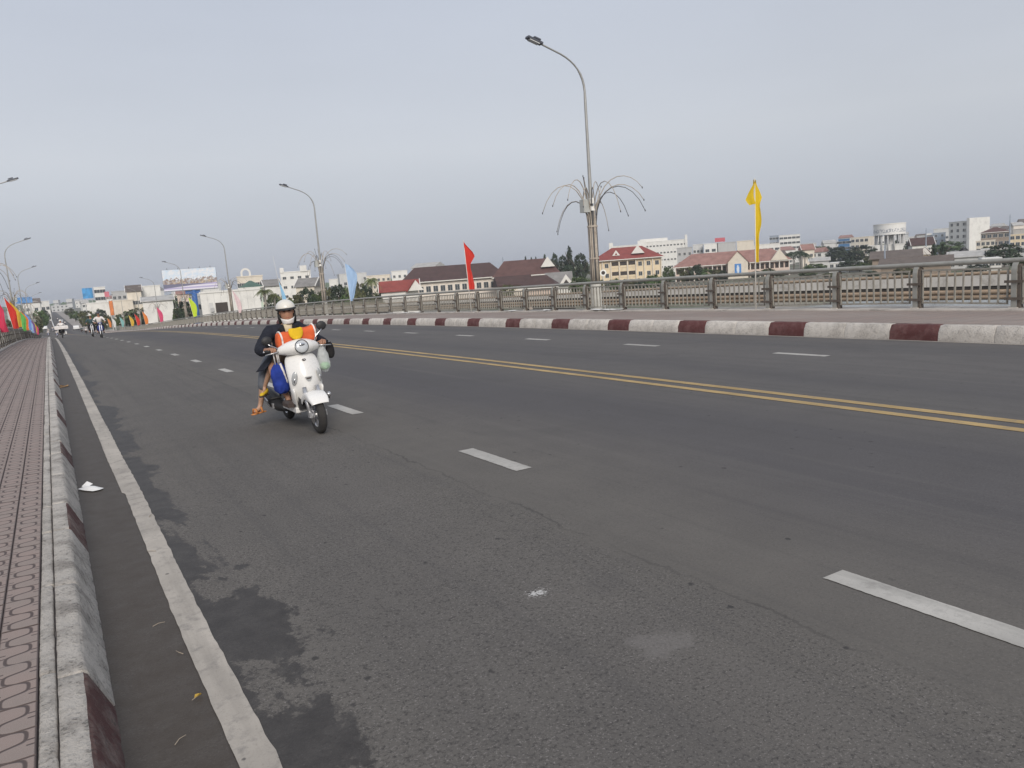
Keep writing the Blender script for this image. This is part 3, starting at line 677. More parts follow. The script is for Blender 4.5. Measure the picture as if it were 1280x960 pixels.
def roof_part(t, kind, W, D, H, rh, m_, ov=.5, ridge_in=None, trim=True):
    a = MB(); x0, x1, y0, y1 = -W / 2 - ov, W / 2 + ov, -ov, D + ov; ym = D / 2; th = .18
    if kind == 'flat':
        MB().bbox(-W / 2 - .15, W / 2 + .15, -.15, D + .15, H, H + .35).build('parapet', m_, t); return
    if kind == 'gable':
        a.add([(x0, y0, H), (x1, y0, H), (x1, ym, H + rh), (x0, ym, H + rh), (x0, y1, H), (x1, y1, H), (x0, y0, H - th), (x1, y0, H - th), (x0, y1, H - th), (x1, y1, H - th)],
              [(0, 1, 2, 3), (3, 2, 5, 4), (6, 7, 1, 0), (8, 4, 5, 9), (7, 6, 8, 9), (0, 3, 4, 8, 6), (1, 7, 9, 5, 2)])
        r_ = a.build('roof', m_, t)
        if trim:
            for xx in (x0, x1):
                b = MB(); b.loft([[(xx - .1, y0 - .05, H - th), (xx + .1, y0 - .05, H - th), (xx + .1, y0 - .05, H + .12), (xx - .1, y0 - .05, H + .12)], [(xx - .1, ym, H + rh - th), (xx + .1, ym, H + rh - th), (xx + .1, ym, H + rh + .12), (xx - .1, ym, H + rh + .12)]]); b.build('barge_board', M_TRIM, r_)
    elif kind == 'hip':
        ri = ridge_in if ridge_in is not None else D * .45
        a.add([(x0, y0, H), (x1, y0, H), (x1, y1, H), (x0, y1, H), (x0 + ri, ym, H + rh), (x1 - ri, ym, H + rh), (x0, y0, H - th), (x1, y0, H - th), (x1, y1, H - th), (x0, y1, H - th)],
              [(0, 1, 5, 4), (1, 2, 5), (2, 3, 4, 5), (3, 0, 4), (6, 7, 1, 0), (7, 8, 2, 1), (8, 9, 3, 2), (9, 6, 0, 3), (9, 8, 7, 6)])
        r_ = a.build('roof', m_, t)
        if trim:
            b = MB(); b.bbox(x0 - .06, x1 + .06, y0 - .16, y0 - .02, H - .28, H + .02); b.build('eave_trim', M_TRIM, r_)
    elif kind == 'front':           # gable end faces the camera
        xm = 0
        a.add([(x0, y0, H), (xm, y0, H + rh), (x1, y0, H), (x0, y1, H), (xm, y1, H + rh), (x1, y1, H), (x0, y0, H - th), (x1, y0, H - th), (x0, y1, H - th), (x1, y1, H - th)],
              [(0, 1, 4, 3), (1, 2, 5, 4), (0, 3, 8, 6), (2, 7, 9, 5), (6, 8, 9, 7), (0, 6, 7, 2, 1), (3, 4, 5, 9, 8)])
        r_ = a.build('roof', m_, t); MB().prism([(-W / 2, H - th), (W / 2, H - th), (0, H + rh - .25)], -.52, -.50).build('gable_wall', M_TRIM, r_)
        for sx in (-1, 1):
            b = MB(); b.loft([[(sx * (W / 2 + ov), y0 - .12, H - th), (sx * (W / 2 + ov), y0 - .02, H - th), (sx * (W / 2 + ov), y0 - .02, H + .1), (sx * (W / 2 + ov), y0 - .12, H + .1)], [(0, y0 - .12, H + rh - th), (0, y0 - .02, H + rh - th), (0, y0 - .02, H + rh + .12), (0, y0 - .12, H + rh + .12)]]); b.build('barge_board', M_TRIM, r_)
def house(name, label, u1, u2, vt, d, depth=8., rot=0., wall='white', roof='flat', rh=2., rmat=None, floors=2, cols=3, win=(1.1, 1.3), sill=.95, ov=.5, ri=None, cat='house', group=None, base=GZ, skip=0., fh=None, trim=True, side=0):
    uc = (u1 + u2) / 2; c = at_d(uc, vt, d); L_, R_ = at_d(u1, vt, d), at_d(u2, vt, d); W = (R_ - L_).length; H = c.z - base
    az = math.atan2(c.x, c.y); t = thing(name, label, cat, (c.x, c.y, base), -az + R(rot), group)
    MB().bbox(-W / 2, W / 2, 0, depth, -.3, H).build('wall', W_[wall], t)
    roof_part(t, roof, W, depth, H, rh, rmat or (W_[wall] if roof == 'flat' else RF['grey']), ov, ri, trim)
    fh = fh or max(2.6, H / max(1, floors))
    if cols:
        me = window_mesh(*win)
        for f in range(floors):
            z = H - (f + 1) * fh + sill
            if z < .2: break
            for k in range(cols): link('window', me, t, (-W / 2 + W * (k + .5) / cols, -.012, z))
        for f in range(floors):
            z = H - (f + 1) * fh + sill
            if z < .2: break
            for k in range(side): link('window', me, t, (-W / 2 - .012, depth * (k + .5) / side, z), -math.pi / 2)
            for k in range(side): link('window', me, t, (W / 2 + .012, depth * (k + .5) / side, z), math.pi / 2)
    t['_W'] = W; t['_H'] = H
    return t
def dims(t): return t['_W'], t['_H']

# long school block: two dark-roofed wings, a row of windows under the eaves
t = house('school_wing', 'long cream school wing under a dark maroon hipped roof behind the red flag', 503, 630, 349.5, 262, 16, 0, 'school', 'hip', 4.9, RF['maroon'], 2, 14, (1.5, 1.9), 1.1, 1.1, 5, cat='school', fh=4.6)
W, H = dims(t)
for k in range(15): MB().bbox(-W / 2 + W * k / 14 - .14, -W / 2 + W * k / 14 + .14, -.22, -.01, 0, H - .4).build('pilaster', W_['school'], t)
t = house('school_wing', 'second school wing with brown maroon roof and pale gable beside the pointed trees', 619, 697, 344, 250, 16, 0, 'pinkish', 'hip', 5.0, RF['maroon2'], 2, 9, (1.4, 1.8), 1.1, 1.1, 4, cat='school', fh=4.6)
W, H = dims(t); MB().prism([(W / 2 - 5.2, H + 2.2), (W / 2 - .6, H + 2.2), (W / 2 - 2.9, H + 5.4)], 1.0, 6).build('gable', M_TRIM, t)
t = house('tin_shed', 'small house with bright red roof and white walls by the palm', 476, 523, 363.5, 205, 7.5, 0, 'white', 'gable', 2.7, RF['red'], 1, 0, ov=.6, trim=True)
W, H = dims(t); MB().prism([(W / 2 - 2.6, H - .2), (W / 2 + 1.4, H - .2), (W / 2 - .6, H + 2.5)], -1.6, 2).build('gable', M_TRIM, t); MB().prism([(W / 2 - 3.2, H - .3), (W / 2 - .6, H + 2.9), (W / 2 - .5, H + 2.7), (W / 2 - 3.0, H - .5)], -1.9, 2).build('gable_roof', RF['red'], t)
house('small_house', 'low house with dark tiled roof and little white gable below the school', 625, 664, 356, 196, 9, 8, 'cream', 'gable', 2.3, RF['maroon'], 1, 3, ov=.8, trim=False)
house('small_house', 'low dark roofed house with pale ridge lines behind the railing', 652, 694, 359, 182, 9, -6, 'pinkish', 'hip', 2.6, RF['maroon'], 1, 3, ov=.8, ri=3)
t = house('gabled_house', 'white house with steep grey roof and trimmed gable before the pointed trees', 684, 714, 354, 205, 8, 0, 'white', 'gable', 2.9, RF['grey'], 1, 2, ov=.5, trim=False)
W, H = dims(t); MB().prism([(W / 2 - 3.2, H - .5), (W / 2 + .6, H - .5), (W / 2 - 1.3, H + 2.2)], -1.2, 1).build('gable', M_TRIM, t); MB().prism([(W / 2 - 2.3, H - .45), (W / 2 - .3, H - .45), (W / 2 - 1.3, H + .9)], -1.24, -1.21).build('attic_window', M_SHADE, t)
# yellow institute with red roof, open galleries
t = house('yellow_institute', 'three storey yellow institute with red hipped roof beside the street lamp', 742, 826, 323.5, 300, 18, 0, 'yellow', 'hip', 4.6, RF['red'], 3, 0, cat='school', ov=1.2, ri=8)
W, H = dims(t)
for f in range(3):
    for k in range(8):
        if k in (0,): continue
        x = -W / 2 + W * (k + .5) / 8; z = H - (f + 1) * 3.7 + .8
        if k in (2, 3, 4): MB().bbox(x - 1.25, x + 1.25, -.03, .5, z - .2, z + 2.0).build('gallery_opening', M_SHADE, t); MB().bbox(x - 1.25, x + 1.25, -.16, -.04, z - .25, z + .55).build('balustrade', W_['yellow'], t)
        else: link('window', window_mesh(1.3, 1.5), t, (x, -.012, z))
for k in range(9): MB().bbox(-W / 2 + W * k / 8 - .2, -W / 2 + W * k / 8 + .2, -.5, -.01, 0, H - .35).build('pilaster', W_['cream'], t)
MB().prism([(W / 2 - 11, H + 1.8), (W / 2 - 6, H + 1.8), (W / 2 - 8.5, H + 4.9)], .9, 8).build('gable', M_TRIM, t)
MB().prism([(-W / 2 + 7.0, H + 1.5), (-W / 2 + 10, H + 1.5), (-W / 2 + 8.5, H + 3.6)], 1.6, 7).build('dormer', M_TRIM, t)
MB().prism([(-W / 2 + 8.0, H + 1.7), (-W / 2 + 9, H + 1.7), (-W / 2 + 8.5, H + 2.6)], 1.55, 1.59).build('dormer_window', RF['red'], t)
# wide white hospital on the skyline
t = house('white_hospital', 'wide white multi storey block on the skyline behind the red roofed institute', 798, 858, 301.5, 520, 25, 0, 'white', 'flat', 1, None, 5, 14, (1.2, .9), 1.4, cat='building', fh=4.6)
W, H = dims(t); MB().bbox(-W / 2 + 1, W / 2 - 12, 2, 12, H + .36, H + 2.2).build('roof_house', W_['white'], t); MB().bbox(W / 2 - 1, W / 2 + .5, -.6, 8, 0, H + 3).build('stair_tower', W_['white'], t); MB().bbox(-W / 2 - .6, -W / 2 + 5, -.8, 8, 0, H + 1.5).build('stair_tower', W_['white'], t)
t = house('white_annex', 'lower white annex with one row of windows joined to the skyline block', 762, 797, 307.5, 515, 20, 0, 'white', 'flat', 1, None, 3, 9, (1.3, 1.0), 1.2, cat='building', fh=4.4)
W, H = dims(t); MB().bbox(-W / 2 - .4, -W / 2 + 2.2, -.5, 5, 0, H + 2.6).build('stair_tower', W_['white'], t)
# pink-roofed school with the blue poster on its centre gable
t = house('pink_school', 'two storey school with faded pink tile roof and galleries behind the yellow flag', 843, 985, 329.5, 305, 14, 0, 'pinkish', 'hip', 4.6, RF['pink'], 2, 0, cat='school', ov=1.2, ri=7)
W, H = dims(t)
for f in range(2):
    for k in range(24):
        x = -W / 2 + W * (k + .5) / 24
        if 10.6 < k < 14.4: continue
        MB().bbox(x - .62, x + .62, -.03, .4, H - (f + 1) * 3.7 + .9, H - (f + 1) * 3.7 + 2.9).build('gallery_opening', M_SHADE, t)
for f in range(2): MB().bbox(-W / 2, W / 2, -1.35, -.05, H - (f + 1) * 3.7 - .12, H - (f + 1) * 3.7 + .18).build('gallery_floor', W_['pinkish'], t); MB().bbox(-W / 2, W / 2, -1.4, -1.3, H - (f + 1) * 3.7 + .2, H - (f + 1) * 3.7 + 1.0).build('balustrade', W_['pinkish'], t)
for k in range(13): MB().bbox(-W / 2 + W * k / 12 - .13, -W / 2 + W * k / 12 + .13, -1.28, -1.02, -.1, H - .35).build('column', M_TRIM, t)
gx = 1.5 + W * (917 - 914) / 142
MB().prism([(gx - 3.6, 0), (gx + 3.6, 0), (gx + 3.6, H + .4), (gx, H + 4.4), (gx - 3.6, H + .4)], -3.0, 4).build('gable_wall', W_['cream'], t)
for sx in (-1, 1):
    b = MB(); b.loft([[(gx + sx * 4.2, yy, H - .2 + o_) for yy, o_ in ((-3.3, 0), (4, 0), (4, .35), (-3.3, .35))], [(gx, yy, H + 4.4 + o_) for yy, o_ in ((-3.3, 0), (4, 0), (4, .35), (-3.3, .35))]]); b.build('gable_roof', RF['pink'], t)
q = NT('blue_poster'); sp = q.n('SeparateXYZ'); q.l(q.obj(), sp.inputs[0]); f_ = q.math('ADD', q.math('POWER', q.math('DIVIDE', sp.outputs[0], .55), 2), q.math('POWER', q.math('DIVIDE', q.math('SUBTRACT', sp.outputs[2], .1), 1.7), 2))
q.base(q.mix(q.rng(q.math('ADD', f_, q.rng(q.noise(2.2, 4), .3, .7, -.5, .5)), .6, 1., 1, 0), (.06, .22, .55), (.62, .68, .74)))
ps = MB().bbox(-1.15, 1.15, -.04, .04, -2.0, 2.0).build('poster', q.m, t, loc=(gx, -3.06, H - 2.2))
MB().prism([(W / 2 - 6.5, H + .1), (W / 2 - .4, H + .1), (W / 2 - 3.4, H + 4.2)], -1.6, 3).build('gable', W_['cream'], t)
# neighbours behind the pink school
house('grey_block', 'plain grey concrete block behind the pink roofed school', 897, 920, 303.5, 430, 14, 18, 'grey', 'flat', 1, None, 3, 0, cat='building')
house('grey_block', 'pale beige concrete block adjoining the plain grey one', 921, 942, 301.5, 432, 14, 0, 'cream', 'flat', 1, None, 3, 0, cat='building')
house('cluttered_rooftops', 'pale narrow houses with dark openings left of the red rooftop sign', 866, 879, 306, 425, 10, 0, 'ltgrey', 'flat', 1, None, 3, 3, cat='house'); house('white_house', 'white narrow house with dark balcony left of the plain grey block', 880, 896, 305, 420, 10, 0, 'white', 'flat', 1, None, 3, 2, (1.9, 1.4), cat='house')
house('white_house', 'low grey house between the white block and the pink school', 846, 865, 310, 410, 10, 0, 'grey', 'flat', 1, None, 3, 3, cat='house')
t = thing('roof_sign', 'small red rooftop sign over the plain grey block', 'sign', at_d(900, 303, 432)); t.rotation_euler.z = -.75
M_RSIGN = mat('red_sign', (.45, .10, .12), .6, .3, 1.5); MB().bbox(-2.6, 2.6, -.1, .1, .3, 2.4).build('panel', M_RSIGN, t); MB().bbox(-2.2, -2.0, -.05, .05, -1, .3).build('leg', M_SHADE, t); MB().bbox(2.0, 2.2, -.05, .05, -1, .3).build('leg', M_SHADE, t)
house('white_terrace', 'long white terrace with flat roof behind the yellow flag', 930, 975, 306, 440, 12, 0, 'white', 'flat', 1, None, 3, 6, (2.2, 1.2), cat='building')
t = house('white_highrise', 'white ten storey block with rows of balconies beside the blue grey slab', 974, 1000, 294, 560, 18, 0, 'white', 'flat', 1, None, 6, 5, (2.2, 1.3), cat='building', fh=3.3); house('slab_block', 'blue grey narrow slab joined to the white ten storey block', 962, 973, 295, 562, 14, 0, 'bluegrey', 'flat', 1, None, 6, 3, (2., 1.3), cat='building', fh=3.3)
# right-hand riverside houses
house('riverside_house', 'cream stepped house behind the royal palms', 1003, 1018, 312, 380, 9, 10, 'cream', 'gable', 2.5, RF['pink'], 2, 2); house('riverside_house', 'white two storey house with outdoor stairs on the river bank', 1036, 1058, 329, 300, 8, -8, 'white', 'flat', 1, None, 2, 3)
house('riverside_house', 'low white shed with long tin roof right of the royal palms', 1012, 1036, 326, 320, 9, 0, 'ltgrey', 'gable', 1.2, RF['tin'], 1, 3); house('riverside_house', 'small grey house under a tin roof by the white stairs house', 1058, 1078, 331, 290, 8, 6, 'ltgrey', 'gable', 1.3, RF['tin'], 1, 2)
house('blue_building', 'dark blue clad building behind the round trees', 1048, 1062, 299.5, 450, 14, 0, 'blue', 'flat', 1, None, 4, 2, (4.2, 1.2), cat='building'); house('cream_building', 'cream apartment house beside the dark blue building', 1063, 1086, 297, 455, 14, -12, 'cream', 'flat', 1, None, 4, 4, (1.5, 1.4), cat='building')
house('white_annex', 'low white block at the foot of the round water tower', 1084, 1131, 306.5, 420, 14, 0, 'white', 'flat', 1, None, 2, 0, cat='building')
# round water tower: tank on a ring of columns
c = at_d(1112, 293.5, 425); wt = thing('water_tower', 'round white water tank raised on a ring of grey columns', 'water tower', (c.x, c.y, GZ)); zt = c.z - GZ; rad = 425 * 16.2 / 965; th_ = 425 * 11 / 965
q = NT('tank_white'); n = q.noise(.6, 4, vec=q.mapped((1, 1, .6))); st = q.n('SeparateXYZ'); q.l(q.obj(), st.inputs[0])
band = q.math('MULTIPLY', q.rng(st.outputs[2], .8, 1.2, 0, 1), q.rng(st.outputs[2], 2.6, 3.0, 1, 0)); mk = q.rng(q.noise(1.6, 3, .6, vec=q.mapped((1, 1, .8))), .48, .54, 0, .9)
q.base(q.mix(q.math('MULTIPLY', band, mk), (.72, .71, .69), (.25, .27, .31))); q.b.inputs['Roughness'].default_value = .8
smooth_by_angle(MB().tube([(0, 0, 0), (0, 0, th_)], rad, 40).build('tank', q.m, wt, loc=(0, 0, zt)), 40); smooth_by_angle(MB().tube([(0, 0, zt + th_), (0, 0, zt + th_ + .5)], [rad * 1.02] * 2, 40).build('rim', M_TRIM, wt), 40)
for k in range(14):
    an = 2 * math.pi * k / 14; MB().tube([(rad * .88 * math.cos(an), rad * .88 * math.sin(an), 4), (rad * .88 * math.cos(an), rad * .88 * math.sin(an), zt)], .38, 8).build('column', W_['grey'], wt, True)
MB().tube([(0, 0, 0), (0, 0, zt)], 2.2, 16).build('core', W_['grey'], wt, True); MB().tube([(0, 0, 3.5), (0, 0, 4.5)], rad * 1.0, 32).build('platform', W_['ltgrey'], wt)
house('long_shed', 'long brown roofed shed on the bank below the water tower', 1090, 1150, 322, 262, 12, 0, 'brown', 'gable', 2.2, RF['brown'], 1, 0, ov=.8, trim=False); house('long_shed', 'second brown roofed shed further down the bank', 1100, 1186, 331, 228, 10, -4, 'brown', 'gable', 2.0, RF['brown'], 1, 0, ov=.8, trim=False)
house('gable_house', 'pale yellow gable end house beside the long brown shed', 1148, 1164, 317.5, 270, 10, 0, 'yellow', 'front', 2.4, RF['maroon2'], 1, 2, (.9, 1.0), ov=.5)
house('white_house', 'white pitched house tucked behind the yellow gable', 1140, 1168, 306, 360, 9, 10, 'white', 'gable', 3.0, RF['maroon'], 2, 2)
# white tower: window face coloured greyer for shade, blank sunlit side coloured white
t = house('white_tower', 'white six storey tower with dark windows and one blank sunlit side', 1183, 1212, 277.5, 500, 12, -38, 'ltgrey', 'flat', 1, None, 6, 3, (1.5, 1.6), 1.1, cat='building', fh=3.3); W, H = dims(t)
MB().bbox(W / 2 + .02, W / 2 + 1.6, -.4, 15.5, -.2, H + 1.6).build('blank_wing', W_['white'], t)
for f in range(6): link('window', window_mesh(.7, 1.6), t, (W / 2 - 1.0 + .0, -.03, H - (f + 1) * 3.3 + 1.1))
house('grey_tower', 'dark narrow grey block left of the white six storey tower', 1166, 1182, 291.5, 520, 12, 0, 'bluegrey', 'flat', 1, None, 4, 2, cat='building')
house('brown_mansion', 'tall brown house with low red roof beside the phone mast', 1226, 1262, 290, 420, 12, 0, 'brown', 'hip', 2.2, RF['maroon2'], 3, 5, (1.6, 1.5)); house('cream_villa', 'cream villa with balconies below the tall brown house', 1220, 1244, 301.5, 380, 10, 0, 'cream', 'flat', 1, None, 3, 4)
house('yellow_villa', 'pale yellow villa right of the phone mast', 1262, 1290, 293.5, 400, 10, 0, 'yellow', 'flat', 1, None, 3, 4, (1.4, 1.4)); house('grey_villa', 'grey terrace house with dark balconies behind the bank trees', 1226, 1282, 311, 300, 10, 0, 'ltgrey', 'flat', 1, None, 2, 8, (1.5, 1.4))
house('bank_shed', 'low tin roofed shed on the bank beneath the white tower', 1185, 1228, 321, 260, 10, 0, 'ltgrey', 'gable', 1.6, RF['tin'], 1, 4, trim=False); house('bank_shed', 'white stepped house on the bank right of the tin shed', 1228, 1252, 324, 240, 9, 6, 'white', 'flat', 1, None, 2, 3); house('bank_shed', 'dark domed roof shed below the white tower', 1196, 1214, 318, 290, 9, 0, 'brown', 'hip', 2.0, RF['dark'], 1, 0, ri=3)
for u_, vb, vt_, lb in ((1262, 300, 268, 'thin blue grey phone mast above the tall brown house'), (1157.5, 305, 285, 'thin dark phone mast left of the white tower'), (1106, 331, 306, 'pair of timber utility pole standing before the long shed'), (629, 330, 321, 'thin pole standing above the second school roof')):
    d_ = 330 if u_ > 1110 or u_ < 700 else 240; a_, b_ = at_d(u_, vb, d_), at_d(u_, vt_, d_); t = thing('mast', lb.replace('pair of ', ''), 'mast', (a_.x, a_.y, GZ))
    MB().tube([(0, 0, 0), (0, 0, (b_.z - GZ) * .8), (0, 0, b_.z - GZ)], [.3, .2, .1], 6).build('pole', W_['bluegrey'], t); MB().tube([(-.5, 0, (b_.z - GZ) * .93), (.5, 0, (b_.z - GZ) * .93)], .08, 5).build('cross_arm', W_['bluegrey'], t)

# left-hand side: buildings past the ramp
t = house('white_box_building', 'windowless white box building with one square dark opening beyond the railing', 250, 325, 364.5, 165, 11, 0, 'white', 'flat', 1, None, 1, 0, cat='building'); W, H = dims(t)
MB().bbox(-W / 2 + 2.6, -W / 2 + 4.9, -.05, .5, H - 4.1, H - 2.0).build('opening', M_SHADE, t); MB().bbox(-W / 2 + 1.4, -W / 2 + 2.2, -.04, .3, H - 4.3, H - 1.9).build('opening', W_['ltgrey'], t); MB().bbox(W / 2 - 9.6, W / 2 - 9.0, -.4, -.02, H - 3.7, H - 2.9).build('meter_box', W_['grey'], t)
for k in range(1, 9): MB().bbox(-W / 2 + W * k / 9 - .02, -W / 2 + W * k / 9 + .02, -.015, -.001, 0, H).build('cladding_joint', W_['grey'], t)
t = house('arched_villa', 'cream villa with a white arched roof gate and pillared windows behind the white box', 296, 328, 346, 245, 10, 0, 'cream', 'flat', 1, None, 3, 7, (1.0, 1.6)); W, H = dims(t)
a = MB(); ring = []
for k in range(13):
    an = math.pi * k / 12; ring.append([(-1 + 1.45 * math.cos(an), yy, H + .4 + .8 + 1.45 * math.sin(an)) if rr_ else (-1 + .9 * math.cos(an), yy, H + .4 + .8 + .9 * math.sin(an)) for yy, rr_ in ((0, 0), (0, 1), (1, 1), (1, 0))])
a.loft(ring); a.build('roof_arch', M_TRIM, t); MB().bbox(-2.45, -1.9, 0, 1, H + .36, H + 1.2).build('arch_pier', M_TRIM, t); MB().bbox(-.1, .45, 0, 1, H + .36, H + 1.2).build('arch_pier', M_TRIM, t)
house('green_roof_house', 'pale green house under a dark green hipped roof', 300, 327, 359, 222, 9, 0, 'pgreen', 'hip', 1.8, RF['green'], 2, 3, ri=3)
t = house('white_hotel', 'white hotel block with stair tower behind the trees beyond the rider', 350, 388, 340, 300, 14, 0, 'white', 'flat', 1, None, 4, 4, (1.2, .9), cat='building', fh=3.4); W, H = dims(t)
MB().bbox(-W / 2, -W / 2 + 1.4, -.3, 5, H, H + 1.8).build('corner_tower', W_['white'], t); MB().bbox(1.8, 4.2, -.4, 6, H, H + 2.2).build('stair_tower', W_['white'], t); MB().bbox(W / 2 + .02, W / 2 + 3.4, -.4, 8, 0, H - 3.2).build('side_wing', W_['white'], t)
house('grey_roof_house', 'white house with dark grey pitched roof left of the hotel', 331, 350, 357, 240, 8, 8, 'white', 'gable', 1.9, RF['grey'], 2, 2); house('grey_roof_house', 'cream gabled house with grey roof in front of the hotel', 369, 393, 358, 235, 8, -18, 'cream', 'gable', 2.4, RF['grey'], 2, 2)
house('far_block', 'long white low block glimpsed above the tree row', 411, 433, 349, 430, 12, 0, 'white', 'flat', 1, None, 2, 4, cat='building'); house('far_block', 'white stepped block left of the pale blue flag', 433, 447, 346.5, 435, 12, 0, 'white', 'flat', 1, None, 2, 2, cat='building')
house('far_block', 'grey water tank house right of the pale blue flag', 447, 458, 341.5, 440, 9, 0, 'ltgrey', 'flat', 1, None, 3, 2, cat='building'); house('far_block', 'cream flat roofed block behind the coconut palm', 458, 488, 344.5, 420, 11, 0, 'cream', 'flat', 1, None, 3, 5, cat='building'); house('far_block', 'white rooftop terrace block left of the dark school roof', 489, 509, 339, 410, 10, 0, 'white', 'flat', 1, None, 3, 3, cat='building')
house('far_block', 'small white rooftop box peeping between the two school roofs', 592, 603, 336, 420, 8, 0, 'white', 'flat', 1, None, 2, 2, cat='building')
# billboard on a blue column
c = at_d(237.5, 349, 200); L_, R_ = at_d(203.5, 349, 200), at_d(271, 349, 200); bw = (R_ - L_).length; bh = (at_d(237, 335.5, 200) - at_d(237, 361.5, 200)).length
bb = thing('billboard', 'large printed billboard on a blue steel column beyond the railing', 'billboard', (c.x, c.y, GZ), -math.atan2(c.x, c.y) + R(2)); zc = c.z - GZ
q = NT('billboard_print'); sp = q.n('SeparateXYZ'); q.l(q.obj(), sp.inputs[0]); zz = q.math('DIVIDE', sp.outputs[2], bh / 2); xx = q.math('DIVIDE', sp.outputs[0], bw / 2)
n1 = q.noise(.9, 5, .7, vec=q.mapped((1, 1, 1.6))); n2 = q.noise(1.6, 5, .7)
c_ = q.mix(q.rng(n1, .4, .6, 0, 1), (.55, .66, .78), (.74, .74, .76))
blk = q.mix(q.rng(n2, .38, .6, 0, 1), (.20, .13, .11), q.mix(q.rng(n1, .4, .55, 0, 1), (.62, .48, .30), (.45, .47, .52)))
c_ = q.mix(q.rng(q.math('ADD', zz, q.rng(n2, .3, .7, -.3, .3)), .02, .1, 1, 0), c_, blk)
c_ = q.mix(q.rng(q.math('ADD', zz, q.math('MULTIPLY', xx, .05)), -.42, -.40, 1, 0), c_, (.16, .16, .24)); c_ = q.mix(q.rng(q.math('SUBTRACT', zz, q.math('MULTIPLY', xx, .18)), -.60, -.57, 1, 0), c_, q.mix(q.rng(q.math('SINE', q.math('MULTIPLY', zz, 22)), -.2, .2, 0, 1), (.70, .68, .76), (.42, .38, .58)))
q.base(c_); q.b.inputs['Roughness'].default_value = .6
MB().bbox(-bw / 2, bw / 2, -.06, .06, -bh / 2, bh / 2).build('print_panel', q.m, bb, loc=(0, -.5, zc)); MB().bbox(-bw / 2 - .1, bw / 2 + .1, -.40, .9, zc - bh / 2 - .15, zc + bh / 2 + .1).build('cabinet', W_['bluegrey'], bb)
M_BLUE = mat('billboard_blue_steel', (.04, .12, .34), .5, .15, 2)
MB().tube([(.5, .2, 0), (.5, .2, zc - bh / 2 - .16)], .62, 14).build('column', M_BLUE, bb, True); MB().bbox(-1.4, 1.9, -.1, .6, zc - bh / 2 - 1.0, zc - bh / 2 - .17).build('head_beam', M_BLUE, bb)
for k in range(5): MB().tube([(-bw / 2 + bw * (k + .5) / 5, -.3, zc + bh / 2 + .1), (-bw / 2 + bw * (k + .5) / 5, -1.4, zc + bh / 2 + .35)], .05, 5).build('spot_arm', M_SHADE, bb)
# town at the end of the road
house('white_warehouse', 'big blank white warehouse left of the billboard', 173, 200, 358, 330, 22, 0, 'white', 'flat', 1, None, 2, 0, cat='building'); house('cream_hall', 'cream hall with low pitched roof beside the blank warehouse', 158, 176, 364, 325, 14, 0, 'cream', 'gable', 2.4, RF['brown'], 2, 4); house('compound_wall', 'low white compound building under the warehouse', 178, 216, 375.5, 232, 12, 0, 'white', 'gable', 1.2, RF['tin'], 1, 3)
house('low_shop', 'row of low white shops left of the cream hall', 108, 136, 379, 330, 10, 0, 'white', 'flat', 1, None, 1, 6, (1.4, 1.6)); house('low_shop', 'cream low shop under the red fringed sign', 141, 166, 376, 322, 9, 0, 'cream', 'flat', 1, None, 1, 4); house('white_house', 'tall narrow white house with dark balcony beside the blue billboard', 117, 131, 359.5, 400, 9, 0, 'white', 'flat', 1, None, 4, 2, (2.2, 1.4), fh=3.3); house('small_house', 'small brick coloured house left of the blue column', 221, 236, 367, 260, 7, 0, 'pinkish', 'gable', 1.4, RF['pink'], 2, 2); house('small_house', 'long pale low building behind the billboard column', 238, 250, 371, 215, 7, 0, 'ltgrey', 'flat', 1, None, 2, 2)
house('grey_terrace', 'grey terrace house left of the cream hall roof', 139, 158, 364.5, 380, 9, 0, 'grey', 'flat', 1, None, 3, 3)
for (u1, u2, v1, v2, d_, m_, nm, lb, hp_) in ((104, 117, 360, 373, 380, mat('blue_advert', (.06, .27, .55), .6, .5, .35), 'advert_board', 'bright blue advert board over the far shops', 1), (131, 137, 364.5, 371, 360, mat('pink_advert', (.55, .16, .20), .6, .2, .8), 'advert_board', 'small pink advert board right of the tall white house', 1), (138.5, 143, 376, 394, 262, mat('orange_advert', (.62, .20, .06), .6, .3, 1.4), 'banner_post', 'tall narrow orange banner post at the bridge foot', 0), (20, 41, 371.5, 379, 420, mat('blue_fascia', (.10, .25, .52), .6, .4, .5), 'shop_fascia', 'blue shop fascia behind the row of flags', 1)):
    a_, b_, c_ = at_d(u1, v2, d_), at_d(u2, v2, d_), at_d((u1 + u2) / 2, v1, d_); mid = (a_ + b_) / 2; t = thing(nm, lb, 'sign', (mid.x, mid.y, GZ), -math.atan2(mid.x, mid.y)); w_ = (b_ - a_).length / 2
    MB().bbox(-w_, w_, -.15, .15, mid.z - GZ, c_.z - GZ).build('panel', m_, t)
    for sx in (-.7, .7): MB().bbox(w_ * sx - .12, w_ * sx + .12, -.1, .1, -.2, mid.z - GZ).build('leg', W_['grey'], t)
